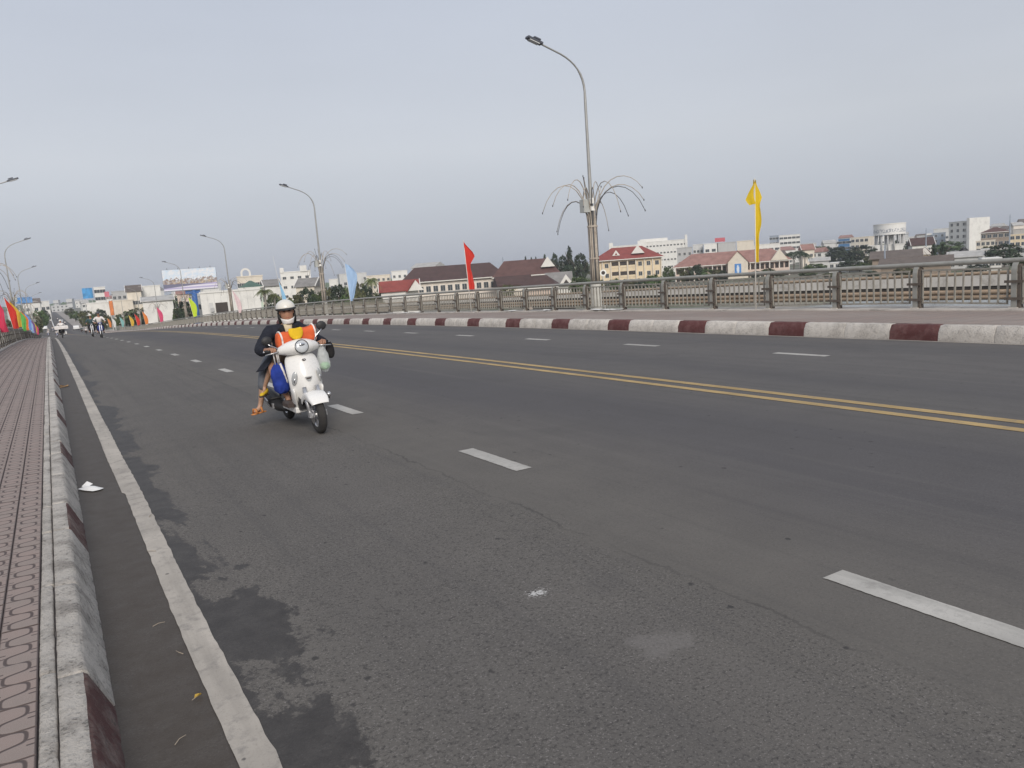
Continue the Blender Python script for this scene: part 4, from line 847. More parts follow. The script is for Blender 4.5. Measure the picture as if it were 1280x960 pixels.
# filler houses low on the skyline
fl = random.Random(21); FWALL = ['white', 'white', 'school', 'ltgrey', 'white', 'ltgrey']
kinds = [('pale flat roofed house far off on the skyline', 'flat'), ('small pitched roof house far off on the skyline', 'gable')]
for k in range(104):
    u_ = fl.choice((fl.uniform(15, 330), fl.uniform(330, 1290), fl.uniform(860, 1290), fl.uniform(990, 1290))); d_ = fl.uniform(400, 850); w_ = fl.uniform(7, 18)
    if 52 < u_ < 100: d_ = fl.uniform(900, 1500); w_ *= 1.5
    z_ = fl.uniform(6, 15)
    if 1040 < u_ < 1290: d_ = fl.uniform(600, 900); z_ = fl.uniform(8, 17)
    hz = 336.5 - (u_ - 640) * .0741; v_ = hz - (GZ + z_ - CAM_H) / d_ * F_PX / math.cos(math.atan((u_ - 640) / F_PX))
    kd = kinds[fl.randrange(2)]; pw = w_ / d_ * F_PX * .8
    house('skyline_house', kd[0], u_ - pw / 2, u_ + pw / 2, v_, d_, w_ * .8, fl.uniform(-25, 25), fl.choice(FWALL), kd[1], 2.2, RF[fl.choice(('grey', 'brown', 'tin', 'tin', 'pink'))] if kd[1] == 'gable' else None, 2, fl.randrange(2, 5), (1.5, 1.5), group='skyline houses ' + kd[1], trim=False)
# small round road sign beside the lamp
c = at_d(754, 341, 120); t = thing('road_sign', 'small round sign on a pole right of the ornate street lamp', 'sign', (c.x, c.y, GZ), -math.atan2(c.x, c.y)); MB().tube([(0, 0, 0), (0, 0, c.z - GZ + .6)], .06, 8).build('pole', M_FPOLE, t)
MB().tube([(0, -.08, c.z - GZ), (0, -.03, c.z - GZ)], .52, 8).build('sign_face', M_WHITE, t); MB().tube([(0, -.10, c.z - GZ), (0, -.082, c.z - GZ)], .30, 8).build('sign_mark', M_SHADE, t)

# ------------------------------------------------------------------ trees
def leafmat(name, col):
    q = NT('foliage_' + name); n = q.noise(1.3, 4); oi = q.n('ObjectInfo'); c = q.mix(q.rng(n, .3, .7, 0, 1), sc3(col, .55), sc3(col, 1.45))
    hs = q.n('HueSaturation'); q.l(c, hs.inputs['Color']); q.l(q.rng(oi.outputs['Random'], 0, 1, .75, 1.2), hs.inputs['Value']); q.l(q.rng(oi.outputs['Random'], 0, 1, .485, .515), hs.inputs['Hue'])
    q.base(hs.outputs[0]); q.b.inputs['Roughness'].default_value = .7; q.b.inputs['Specular IOR Level'].default_value = .2; return q.m
LF = dict(mid=leafmat('mid', (.085, .118, .048)), dark=leafmat('dark', (.048, .066, .040)), olive=leafmat('olive', (.11, .115, .055)), palm=leafmat('palm', (.12, .135, .055)))
M_BARK = mat('bark', (.12, .095, .075), .95, .3, 4, .5, 20); M_PBARK = mat('palm_bark', (.26, .24, .21), .9, .2, 4, .4, 20)
def rand_unit(r_):
    while True:
        p = Vector((r_.uniform(-1, 1), r_.uniform(-1, 1), r_.uniform(-1, 1)))
        if .05 < p.length < 1: return p
def crown_mesh(name, m_, shape, seed, nclump=60, nleaf=46, leaf=.085):
    r_ = random.Random(seed); a = MB()
    for c_ in range(nclump):
        p = rand_unit(r_); p = p.normalized() * (p.length ** .45)
        if shape == 'cone': z = r_.uniform(-1, 1); w__ = (1 - (z + 1) / 2) ** .75 * .95 + .06; an = r_.uniform(0, 6.28); rr_ = math.sqrt(r_.random()); p = Vector((math.cos(an) * w__ * rr_, math.sin(an) * w__ * rr_, z))
        cs = r_.uniform(.13, .30) if shape != 'cone' else r_.uniform(.10, .20)
        if shape == 'flat': p.z *= .7
        for l_ in range(nleaf):
            q_ = rand_unit(r_) * cs; q_.z *= .7; c0 = p * .82 + q_; n_ = (rand_unit(r_) + p * .6 + Vector((0, 0, .5))).normalized(); t1 = n_.orthogonal().normalized(); t1 = (Matrix.Rotation(r_.uniform(0, 6.28), 3, n_) @ t1); t2 = n_.cross(t1); s_ = leaf * r_.uniform(.5, 1.2)
            a.add([c0 - t1 * s_, c0 + t2 * s_ * .6, c0 + t1 * s_, c0 - t2 * s_ * .6], [(0, 1, 2, 3)])
    me = bpy.data.meshes.new(name); me.from_pydata(a.v, [], a.f); me.materials.append(m_); return me
CROWN = {'broad': [crown_mesh('crown', LF['mid'], 'round', 1), crown_mesh('crown', LF['olive'], 'round', 2), crown_mesh('crown', LF['dark'], 'round', 3)], 'cone': [crown_mesh('crown', LF['dark'], 'cone', 4, 90, 40, .07), crown_mesh('crown', LF['dark'], 'cone', 5, 80, 40, .07)]}
def trunk_mesh(seed, h):
    r_ = random.Random(seed); a = MB(); a.tube([(0, 0, -.3), (.03, .02, h * .4), (-.02, .05, h * .75), (0, 0, h)], [.026, .02, .016, .010], 7)
    for k in range(5):
        an = r_.uniform(0, 6.28); z = h * r_.uniform(.45, .9); a.tube([(0, 0, z), (math.cos(an) * .16, math.sin(an) * .16, z + .14), (math.cos(an) * .30, math.sin(an) * .30, z + .32)], [.010, .007, .004], 5)
    return a.mesh('trunk', M_BARK, True)
TRK = [trunk_mesh(1, .6), trunk_mesh(2, .65)]
def tree(kind, label, u_, vt_, d_, wpx, var=0, group='trees of the town', crown_frac=.72, name=None, base=GZ):
    c = at_d(u_, vt_, d_); Ht = c.z - base; wd = wpx / F_PX * d_ / math.cos(math.atan((u_ - 640) / F_PX)) * .98
    t = thing(name or ('broadleaf_tree' if kind == 'broad' else 'conical_tree'), label, 'tree', (c.x, c.y, base), (u_ * 1.7) % 6.28, group)
    o = link('trunk', TRK[var % 2], t); o.scale = (Ht, Ht, Ht)
    crown_frac = min(.97, crown_frac + .13); ch = Ht * crown_frac / 2; o = link('crown', CROWN[kind][var % len(CROWN[kind])], t, (0, 0, Ht - ch)); o.scale = (wd / 2 * 1.08, wd / 2 * 1.08, ch); return t
def palm_mesh(seed, nf=18, droop=1.0):
    r_ = random.Random(seed); a = MB()
    for k in range(nf):
        an = 2 * math.pi * k / nf + r_.uniform(-.15, .15); up = r_.uniform(-.1, .95); L = r_.uniform(.85, 1.1); dx, dy = math.cos(an), math.sin(an); sp = []
        for i in range(8):
            s_ = i / 7; hr = L * (s_ * math.cos(up * .9) + .0); z = L * (math.sin(up) * s_ - droop * .75 * s_ * s_); sp.append(Vector((dx * hr, dy * hr, z)))
        nx, ny = -dy, dx
        for i in range(1, 8):
            for sd_ in (-1, 1):
                for h in (0, .5):
                    b = sp[i - 1].lerp(sp[i], h); w_ = .30 * math.sin(math.pi * min(1, (i - 1 + h) / 7 * .8 + .18)); tip = b + Vector((nx * sd_ * w_, ny * sd_ * w_, -.16 * r_.uniform(.5, 1.4))) + (sp[i] - sp[i - 1]) * 1.2; e_ = (sp[i] - sp[i - 1]) * .42
                    a.add([b, b + e_, tip], [(0, 1, 2)])
    me = bpy.data.meshes.new('crown'); me.from_pydata(a.v, [], a.f); me.materials.append(LF['palm']); return me
PALM = [palm_mesh(1, 20, 1.1), palm_mesh(2, 18, .9)]; PALMD = []
for me in PALM: m2 = me.copy(); m2.materials.clear(); m2.materials.append(LF['dark']); PALMD.append(m2)
def palm(label, u_, vt_, d_, wpx, var=0, dark=False, base=GZ, group='palms of the town'):
    c = at_d(u_, vt_, d_); rad_ = wpx / 2 / F_PX * d_ * 1.1; Ht = c.z - base - rad_ * .55; t = thing('palm_tree', label, 'palm tree', (c.x, c.y, base), u_ % 6.28, group)
    MB().tube([(0, 0, -.3), (.1, .05, Ht * .4), (.05, -.05, Ht * .8), (0, 0, Ht)], [.32, .24, .2, .16], 8).build('trunk', M_PBARK, t, True); o = link('crown', (PALMD if dark else PALM)[var % 2], t, (0, 0, Ht)); o.scale = (rad_,) * 3; return t
TB = 'broadleaf tree in the green row beyond the railing behind the rider'
for i, (u_, v_, d_, w_) in enumerate(((352, 366, 175, 26), (367, 363, 185, 24), (382, 357, 190, 26), (396, 360, 175, 22), (409, 352.5, 200, 22), (422, 352.5, 190, 24), (434, 353, 200, 20), (446, 354, 185, 20), (456, 355, 190, 22), (475, 357, 215, 18), (449, 348, 230, 14), (390, 368, 160, 20), (428, 364, 160, 26), (468, 366, 170, 24), (338, 368, 180, 20))): tree('broad', TB, u_, v_, d_, w_, i, 'tree row beyond the railing', .85)
palm('coconut palm with yellowing fronds standing beside the red roofed house', 463, 343, 195, 22, 0); palm('coconut palm with low drooping fronds right of the white box building', 330, 357, 150, 22, 1); palm('short coconut palm left of the tree row behind the rider', 342, 363, 155, 18, 0)
for i, (u_, v_, d_, w_) in enumerate(((656.5, 318, 345, 9), (664, 320, 350, 8), (669.5, 318.5, 345, 8), (680.5, 316, 345, 10))): tree('cone', 'pointed dark tree rising over the second school roof ridge', u_, v_, d_, w_, i, 'pointed trees over the school roof', .6)
tree('broad', 'slim dark tree right of the pale school gable', 692.5, 314.5, 320, 10, 2, crown_frac=.6); tree('broad', 'round dark tree left of the tallest pointed one', 703, 317, 315, 12, 2, crown_frac=.6); tree('cone', 'tallest pointed dark tree left of the ornate street lamp', 711, 304, 312, 18, 0, crown_frac=.7); tree('broad', 'bushy dark tree just left of the ornate street lamp', 725, 314, 300, 18, 2, crown_frac=.75); tree('broad', 'low dark tree in front of the tallest pointed tree', 710, 329, 280, 18, 2, crown_frac=.7)
tree('broad', 'olive tree bending before the low dark roofed houses', 634, 352, 178, 18, 1, crown_frac=.6); tree('broad', 'low green tree under the ornate street lamp', 725, 341, 190, 30, 0, crown_frac=.8); tree('broad', 'spreading green tree behind the lamp plinth', 748, 346, 200, 20, 1, crown_frac=.8)
tree('broad', 'clipped round bush tree before the yellow institute', 817, 340, 210, 24, 0, crown_frac=.75)
for i, (u_, v_, d_, w_) in enumerate(((768, 346, 225, 20), (785, 346, 225, 20), (800, 347, 225, 16), (835, 330, 270, 14), (857, 331, 270, 20), (872, 329, 265, 18), (884, 333, 260, 18), (897, 334, 255, 18), (903, 337, 250, 14), (960, 334, 285, 16), (975, 337, 280, 14), (945, 338, 280, 12))): tree('broad', 'broadleaf tree along the street before the schools', u_, v_, d_, w_, i, 'street trees before the schools', .8)
for i, (u_, v_, w_) in enumerate(((985, 313, 16), (992, 310.5, 17), (1001, 309, 18), (1006, 313, 14))): palm('dark royal palm right of the pink roofed school', u_, v_, 320 - i * 5, w_, i, True, group='royal palms by the school')
tree('broad', 'wide dark round tree before the dark blue building', 1049, 307, 400, 26, 2, crown_frac=.8); tree('broad', 'widest dark tree between blue building and water tower', 1078, 305.5, 380, 30, 2, crown_frac=.85)
for i, (u_, v_, d_, w_) in enumerate(((1018, 328, 300, 24), (1040, 340, 250, 22), (1062, 322, 290, 24), (1074, 326, 290, 24), (1090, 318, 330, 18), (1138, 301, 400, 14), (1146, 329, 240, 16), (1025, 305, 520, 18), (1034, 307, 520, 14), (1205, 316, 300, 22), (1236, 305, 330, 14), (1222, 330, 220, 22), (1275, 318, 230, 18), (1130, 333, 215, 22), (1090, 338, 225, 18), (1010, 338, 260, 20))): tree('broad', 'broadleaf tree among the riverside houses', u_, v_, d_, w_, i, 'riverside trees', .8)
tree('cone', 'dark slender cypress like tree left of the white tower', 1167, 302, 250, 13, 0, crown_frac=.85); tree('cone', 'second dark slender tree beside the first, left of the white tower', 1178, 303, 255, 10, 1, crown_frac=.85); tree('broad', 'big green tree before the cream villa', 1255, 303, 260, 28, 2, crown_frac=.85)
for i, (u_, v_, d_, w_) in enumerate(((164, 384, 245, 26), (178, 379.5, 250, 30), (190, 386, 240, 20), (152, 389, 255, 16), (106, 385, 300, 15), (124, 385, 290, 14), (114, 390, 280, 14), (131, 392, 275, 12), (228, 374, 205, 18), (222, 380, 210, 14), (246, 374, 230, 12), (280, 361, 210, 14), (92, 387, 420, 10), (86, 384, 600, 9))): tree('broad', 'broadleaf tree beside the far end of the road', u_, v_, d_, w_, i, 'trees at the bridge foot', .85)
for i, (u_, v_, d_, w_) in enumerate(((47, 384, 300, 14), (40, 388, 260, 14), (54, 386, 420, 9), (30, 390, 230, 14), (12, 392, 190, 16), (58, 383, 620, 7))): tree('broad', 'broadleaf tree behind the flags of the footway railing', u_, v_, d_, w_, i, 'trees behind the footway flags', .85)
ft = random.Random(5)
for k in range(46):
    u_ = ft.uniform(60, 1290); d_ = ft.uniform(430, 1100); hz = 336.5 - (u_ - 640) * .0741; z_ = ft.uniform(5.5, 11)
    if 58 < u_ < 98: d_ = ft.uniform(900, 1500)
    tree('broad', 'small dark tree far off between skyline houses', u_, hz - (GZ + z_ - CAM_H) / d_ * F_PX, d_, ft.uniform(7, 13) / d_ * F_PX, k, 'skyline trees', .85)
# dense woodland belt closing the horizon
a = MB(); wr = random.Random(9)
for k in range(5200):
    an = wr.uniform(-.45, 1.35); d_ = wr.uniform(1500, 2600); cx, cy = math.sin(an) * d_, math.cos(an) * d_; h = wr.uniform(5, 11); w_ = wr.uniform(5, 10)
    vs = [(cx + w_ * math.cos(t_ * 1.256 + k) * q_, cy + w_ * math.sin(t_ * 1.256 + k) * q_, GZ + z_) for q_, z_ in ((1, 0), (.9, h * .6)) for t_ in range(5)] + [(cx, cy, GZ + h)]
    a.add(vs, [(i, (i + 1) % 5, 5 + (i + 1) % 5, 5 + i) for i in range(5)] + [(5 + i, 5 + (i + 1) % 5, 10) for i in range(5)])
o = a.build('distant_woodland', LF['mid']); stuff(o); tag(o, 'far dark wooded belt closing the horizon', 'woodland')

# white low fence dividing the road past the bridge
md = thing('median_fence', 'low white dividing fence along the middle of the road in town', 'fence', (0, 0, 0))
M_MEDW = mat('median_white', (.66, .66, .64), .7, .1, .5)
y = 262.
while y < 640:
    a = MB(); x0, x1 = 6.76 + shift(y), 6.76 + shift(y + 5.9); a.loft([[(x - .14, yy, rz(6.76, yy) + .0), (x + .14, yy, rz(6.76, yy)), (x + .14, yy, rz(6.76, yy) + .75), (x - .14, yy, rz(6.76, yy) + .75)] for x, yy in ((x0, y), (x1, y + 5.9))]); a.build('fence_panel', M_MEDW, md); y += 6.
# ------------------------------------------------------------------ hazy air
hz_ = MB(); hz_.bbox(-3100, 3100, -3100, 3100, -12, 26)
ho = stuff(hz_.build('haze', None)); ho.data.materials.clear(); tag(ho, 'thin morning haze softening the far town', 'haze')
hm = bpy.data.materials.new('haze'); hm.use_nodes = True; ht = hm.node_tree; ht.nodes.clear()
oo = ht.nodes.new('ShaderNodeOutputMaterial'); pv = ht.nodes.new('ShaderNodeVolumePrincipled'); pv.inputs['Color'].default_value = (.86, .90, .96, 1); pv.inputs['Density'].default_value = .00028; pv.inputs['Anisotropy'].default_value = .2
ht.links.new(pv.outputs[0], oo.inputs['Volume']); ho.data.materials.append(hm)
SC.cycles.volume_step_rate = 10; SC.cycles.volume_max_steps = 64; SC.cycles.volume_bounces = 0
# ------------------------------------------------------------------ scooter and riders (X forward, Y left, Z up in the scooter's own frame)
def gloss(name, col, rough=.25, metal=0., coat=.0, var=.05):
    if name in MATS: return MATS[name]
    q = NT(name); n = q.noise(8, 5, .6); q.base(q.mix(n, sc3(col, 1 - var), sc3(col, 1 + var))); q.b.inputs['Metallic'].default_value = metal
    q.l(q.rng(q.noise(30, 4), .3, .7, rough * .8, rough * 1.3), q.b.inputs['Roughness']); q.b.inputs['Coat Weight'].default_value = coat; MATS[name] = q.m; return q.m
S_WHITE = gloss('scooter_white', (.72, .71, .69), .28, 0, .4); S_BLK = mat('scooter_black_plastic', (.025, .025, .027), .55, .2, 10); S_SIL = gloss('scooter_silver', (.55, .55, .56), .35, .8); S_TYRE = mat('tyre_rubber', (.035, .033, .032), .85, .25, 12, .4, 80)
S_SEAT = mat('seat_vinyl', (.03, .028, .028), .6, .2, 8); S_LENS = gloss('clear_lens', (.50, .52, .54), .12, .1, .5, .25); S_CHR = gloss('chrome', (.6, .6, .62), .15, .95); S_GREYL = gloss('indicator_lens', (.42, .43, .43), .15, .2, .6, .3); S_DARKR = mat('dark_bronze', (.06, .045, .04), .5, .2, 10)
def ring_mesh(R0, r, n=28, m=10, sy=1.0, flat=1.0):
    rings = []
    for i in range(n):
        a = 2 * math.pi * i / n; ring = []
        for j in range(m):
            b = 2 * math.pi * j / m; rr_ = R0 + r * flat * math.cos(b); ring.append((rr_ * math.cos(a), r * sy * math.sin(b), rr_ * math.sin(a)))
        rings.append(ring)
    rings.append(rings[0]); return rings
def wheel(par, x, name, rad=.215):
    w_ = MB().loft(ring_mesh(rad - .048, .050, 30, 10, .92), cap=False).build(name, S_TYRE, par, True, (x, 0, rad))
    smooth_by_angle(MB().loft(ring_mesh(rad - .082, .020, 28, 8, 1.6), cap=False).build('rim', S_SIL, w_), 50)
    for k in range(5):
        a = 2 * math.pi * k / 5 + .3; MB().tube([(.03 * math.cos(a), 0, .03 * math.sin(a)), ((rad - .085) * math.cos(a), 0, (rad - .085) * math.sin(a))], [.02, .014], 6).build('spoke', S_SIL, w_, True)
    MB().tube([(0, -.065, 0), (0, .065, 0)], .036, 12).build('hub', S_SIL, w_, True)
    if 'front' in name: MB().tube([(0, -.062, 0), (0, -.058, 0)], .095, 20).build('brake_disc', S_CHR, w_)
    return w_
def arc_ring(xf, w_, z, back=.10, thick=.035, n=9, pw=1.7):
    o_, i_ = [], []
    for k in range(n):
        s_ = -1 + 2 * k / (n - 1); y = w_ * s_; x = xf - back * abs(s_) ** pw; o_.append((x, y, z)); i_.append((x - thick, y * .97, z))
    return o_ + i_[::-1]
def make_scooter(t):
    wheel(t, .63, 'front_wheel'); wheel(t, -.63, 'rear_wheel')
    for s_ in (-1, 1):
        f_ = MB().tube([(.63, s_ * .078, .215), (.575, s_ * .078, .36), (.52, s_ * .07, .52)], [.020, .023, .024], 10).build('fork_leg', S_SIL, t, True); MB().box((.625, s_ * .082, .225), (.06, .035, .06)).build('axle_clamp', S_SIL, f_)
    # front fender
    rings = []
    for k in range(12):
        a = R(34 + 112 * k / 11); ring = []
        for s_ in (-1, -.96, -.82, -.4, 0, .4, .82, .96, 1):
            rr_ = .268 - .016 * abs(s_) ** 2 - (.075 if abs(s_) == 1 else 0) * (1 if 2 < k else .5); wd = .112 if k > 1 else .095 + .008 * k; ring.append((.615 + rr_ * math.cos(a), wd * s_, .215 + rr_ * math.sin(a)))
        rings.append(ring)
    o = MB().loft(rings, closed=False).build('front_fender', S_WHITE, t, True); md = o.modifiers.new('Solidify', 'SOLIDIFY'); md.thickness = .008; subsurf(o, 1)
    # leg shield: curved front apron
    sec = [(.30, .145, .415), (.36, .165, .44), (.44, .180, .475), (.50, .187, .502), (.56, .192, .506), (.64, .196, .498), (.72, .196, .472), (.80, .188, .436), (.855, .165, .405), (.885, .11, .375)]
    o = MB().loft([arc_ring(x, w_, z, .12, .045, 11) for z, w_, x in sec]).build('leg_shield', S_WHITE, t); subsurf(o, 1)
    # side flanks that sweep down beside the wheel to the floor
    for s_ in (-1, 1):
        rg = []
        for z, xa, xb, y in ((.52, .30, .47, .185), (.44, .28, .45, .180), (.36, .22, .41, .165), (.28, .10, .36, .145), (.20, -.10, .30, .115), (.155, -.15, .22, .085)): rg.append([(xa, s_ * y, z), (xb, s_ * y * .98, z), (xb, s_ * (y - .04), z), (xa, s_ * (y - .04), z)])
        subsurf(MB().loft(rg).build('side_flank', S_WHITE, t), 1)
    MB().cham(.28, .40, -.12, .12, .26, .47, .03).build('wheel_arch', S_BLK, t)
    fb = MB().cham(-.22, .34, -.155, .155, .225, .285, .015).build('floorboard', S_WHITE, t); MB().cham(-.18, .30, -.13, .13, .286, .296, .004).build('floor_mat', S_BLK, fb)
    MB().cham(.24, .325, -.15, .15, .30, .80, .03).build('inner_apron', S_BLK, t)
    # handlebar cover with neck
    hc = MB()
    rg = []
    for k in range(11):
        s_ = -1 + .2 * k; w_ = (1 - abs(s_) ** 2.6); cz = .955 - .025 * s_ * s_; cx = .335 - .075 * s_ * s_; rx_, rz_ = .032 + .085 * w_ ** 1.3, .030 + .062 * w_ ** 1.2
        rg.append([(cx + rx_ * math.cos(2 * math.pi * j / 10), .245 * s_, cz + rz_ * math.sin(2 * math.pi * j / 10)) for j in range(10)])
    hc.loft(rg); o = hc.build('handlebar_cover', S_WHITE, t); subsurf(o, 1)
    rg = [[(.31 + .06 * q_ * math.cos(2 * math.pi * j / 10), .075 * q_ * math.sin(2 * math.pi * j / 10), z) for j in range(10)] for z, q_ in ((.85, 1.15), (.88, .95), (.91, .95), (.95, 1.1))]
    MB().loft(rg).build('steering_neck', S_WHITE, t, True)
    hl = MB().ell((.435, 0, .962), (.022, .074, .070), 18, 8, Matrix.Rotation(R(-14), 3, 'Y')).build('headlight', S_LENS, t, True)
    rg = MB().loft([[(.428 + .25 * (.0) - (p[2]) * -.0 + .010 * math.cos(0), p[0], .962 + p[2]) for p in r_] for r_ in ring_mesh(.074, .004, 24, 6)], cap=False).build('trim_ring', S_GREYL, hl, True)
    MB().ell((.452, 0, .985), (.010, .035, .018), 10, 6).build('bulb', S_CHR, hl, True)
    for s_ in (-1, 1):
        g_ = MB().tube([(.265, s_ * .225, .948), (.235, s_ * .36, .945)], [.019, .020], 10).build('grip', S_BLK, t, True); MB().ell((.233, s_ * .368, .945), (.012, .012, .012), 8, 5).build('bar_end', S_CHR, g_, True)
        MB().tube([(.30, s_ * .215, .935), (.315, s_ * .29, .925), (.295, s_ * .375, .915)], [.009, .007, .006], 6).build('brake_lever', S_SIL, t, True)
        my, mz = (.305, 1.125) if s_ > 0 else (-.325, 1.045)
        st_ = MB().tube([(.285, s_ * .185, .97), (.29, s_ * .21, mz - .09), (.275, my * .92, mz - .035), (.27, my, mz - .01)], [.0075] * 4, 6).build('mirror_stem', S_CHR, t, True)
        MB().ell((.262, my, mz + .02), (.022, .060, .052), 14, 7).build('mirror', S_BLK, st_, True); MB().ell((.250, my, mz + .02), (.014, .052, .045), 14, 7).build('mirror_glass', S_CHR, st_, True)
        # slanted lens-shaped indicators on the apron, hugging its curve
        M_ = Matrix.Rotation(s_ * R(38), 3, 'Z') @ Matrix.Rotation(s_ * R(14), 3, 'X')
        ind = MB().ell((.447, s_ * .140, .625), (.016, .034, .080), 12, 8, M_).build('indicator', S_GREYL, t, True); MB().ell((.456, s_ * .146, .60), (.010, .012, .03), 8, 5, M_).build('bulb', S_CHR, ind, True)
    em = MB().ell((.437, 0, .815), (.006, .022, .013), 12, 6, Matrix.Rotation(R(-25), 3, 'Y')).build('emblem', S_DARKR, t, True); MB().ell((.441, .002, .816), (.004, .010, .007), 8, 5).build('emblem_inset', S_CHR, em, True)
    a = MB(); a.prism([(-.042, .030), (.042, .030), (.030, .0), (.012, -.022), (-.012, -.022), (-.030, 0)], -.003, .003); a.v = [(.508 - (p[1]), p[0], .60 + p[2]) for p in a.v]; gr = a.build('chevron_badge', S_GREYL, t)
    a = MB(); a.prism([(-.030, .012), (.030, .012), (.018, -.004), (-.018, -.004)], -.002, .002); a.v = [(.513 - p[1], p[0], .607 + p[2]) for p in a.v]; a.build('badge_slot', S_DARKR, gr)
    # rear half
    rg = []
    for x, w_, z0, z1 in ((-.02, .10, .30, .66), (-.12, .135, .36, .72), (-.30, .15, .42, .745), (-.50, .145, .46, .76), (-.68, .12, .50, .75), (-.84, .07, .56, .72)): rg.append([(x, w_ * math.cos(2 * math.pi * j / 12) * (1 if math.sin(2 * math.pi * j / 12) > -.2 else .85), (z0 + z1) / 2 + (z1 - z0) / 2 * math.sin(2 * math.pi * j / 12)) for j in range(12)])
    rb = MB().loft(rg).build('rear_body', S_WHITE, t); subsurf(rb, 1)
    for s_ in (-1, 1): MB().box((-.36, s_ * .150, .52), (.30, .012, .045), Matrix.Rotation(R(18), 3, 'Y')).build('body_stripe', S_DARKR, rb)
    rg = []
    for x, w_, z in ((-.06, .09, .745), (-.14, .13, .775), (-.35, .145, .785), (-.52, .14, .80), (-.72, .11, .815), (-.80, .06, .80)): rg.append([(x, w_ * math.cos(2 * math.pi * j / 12), z + .035 * math.sin(2 * math.pi * j / 12)) for j in range(12)])
    subsurf(MB().loft(rg).build('seat', S_SEAT, t), 1)
    mf = MB().tube([(-.20, -.12, .20), (-.34, -.155, .235), (-.50, -.185, .285), (-.72, -.20, .345), (-.80, -.205, .37)], [.03, .072, .088, .084, .05], 14).build('muffler', S_BLK, t, True)
    for k, zz in enumerate((.30, .345)): MB().box((-.52 - .03 * k, -.275, zz - .02), (.24, .012, .022), Matrix.Rotation(R(14), 3, 'Y')).build('heat_shield', S_SIL, mf)
    MB().box((-.37, -.235, .245), (.05, .02, .06)).build('shield_bracket', S_SIL, mf)
    MB().cham(-.75, -.2, .08, .20, .14, .34, .04).build('engine_case', S_BLK, t); MB().tube([(-.05, .12, .17), (-.20, .20, .10)], .014, 6).build('side_stand', S_BLK, t)
    for s_ in (-1, 1): p_ = MB().tube([(-.36, s_ * .13, .33), (-.38, s_ * .27, .33)], .016, 8).build('foot_peg', S_BLK, t)
    p_ = MB().tube([(.36, .15, .35), (.36, .24, .34)], .02, 8).build('crash_bar', S_BLK, t); MB().ell((.36, .235, .37), (.03, .03, .03), 8, 5).build('crash_bar_knob', S_SIL, p_, True)
LEAN = R(3.0)
def rider_frame(name, label, cat, loc, yaw=-math.pi / 2, lean=LEAN, group=None):
    t = thing(name, label, cat, loc, 0, group); t.rotation_euler = (lean, 0, yaw); return t
SP = (2.40, 8.93, rz(2.4, 8.93) + .002)
make_scooter(rider_frame('scooter', 'white motor scooter with round headlight carrying an orange bundle', 'scooter', SP))

def skin(name, pts, edges, m_, parent, root=0, sub=1, extra=None):
    me = bpy.data.meshes.new(name); me.from_pydata([p[0] for p in pts], edges, []); o = bpy.data.objects.new(name, me); COL.objects.link(o)
    md = o.modifiers.new('Skin', 'SKIN'); md.use_smooth_shade = True
    for i, p in enumerate(pts):
        sv = me.skin_vertices[0].data[i]; r_ = p[1]; sv.radius = r_ if hasattr(r_, '__len__') else (r_, r_); sv.use_root = (i == root)
    if sub: s_ = o.modifiers.new('Subdivision', 'SUBSURF'); s_.levels = sub; s_.render_levels = sub
    bpy.context.view_layer.update(); dg = bpy.context.evaluated_depsgraph_get(); nm = bpy.data.meshes.new_from_object(o.evaluated_get(dg)); bpy.data.objects.remove(o); nm.name = name
    if extra:
        bm = bmesh.new(); bm.from_mesh(nm); e_ = extra.mesh('x', m_); bm.from_mesh(e_); bm.to_mesh(nm); bm.free(); bpy.data.meshes.remove(e_)
    nm.materials.clear(); nm.materials.append(m_); nm.polygons.foreach_set('use_smooth', [True] * len(nm.polygons)); nm.polygons.foreach_set('material_index', [0] * len(nm.polygons))
    return link(name, nm, parent)
def skinmat(name, col):
    q = NT(name); n = q.noise(12, 5); q.base(q.mix(n, sc3(col, .85), sc3(col, 1.1))); q.b.inputs['Roughness'].default_value = .55; q.b.inputs['Subsurface Weight'].default_value = .08; q.b.inputs['Subsurface Radius'].default_value = (.02, .008, .004); return q.m
P_SKIN = skinmat('skin', (.36, .19, .12)); P_DSKIN = skinmat('skin_tanned', (.22, .11, .07)); P_LSKIN = skinmat('skin_light', (.46, .28, .19))
def cloth(name, col, var=.2): return mat('fabric_' + name, col, .85, var, 6, .5, 25, spec=.25)
C_NAVY = cloth('navy_jacket', (.017, .019, .028), .3); C_BLACK = cloth('black', (.018, .017, .018)); C_GREY = cloth('grey_trousers', (.14, .15, .17)); C_CREAM = cloth('cream_shirt', (.55, .47, .33)); C_WHITE = cloth('white_shirt', (.66, .63, .61)); C_BROWN = cloth('brown_shorts', (.10, .07, .05))
C_MASK = cloth('mask_white', (.72, .71, .69), .05); C_HELM = gloss('helmet_cream', (.66, .64, .58), .3, 0, .3); C_HBLK = mat('helmet_black', (.02, .02, .02), .4, .2, 8); C_HAIR = mat('hair_black', (.012, .011, .010), .6, .2, 20); C_YEL = cloth('yellow_shoe', (.62, .42, .03)); C_SAND = mat('sandal_tan', (.50, .20, .06), .6, .2, 10); C_LIP = mat('lips', (.30, .10, .08), .5, .1, 10); C_EYE = mat('eye_dark', (.03, .02, .02), .3, .1, 10)
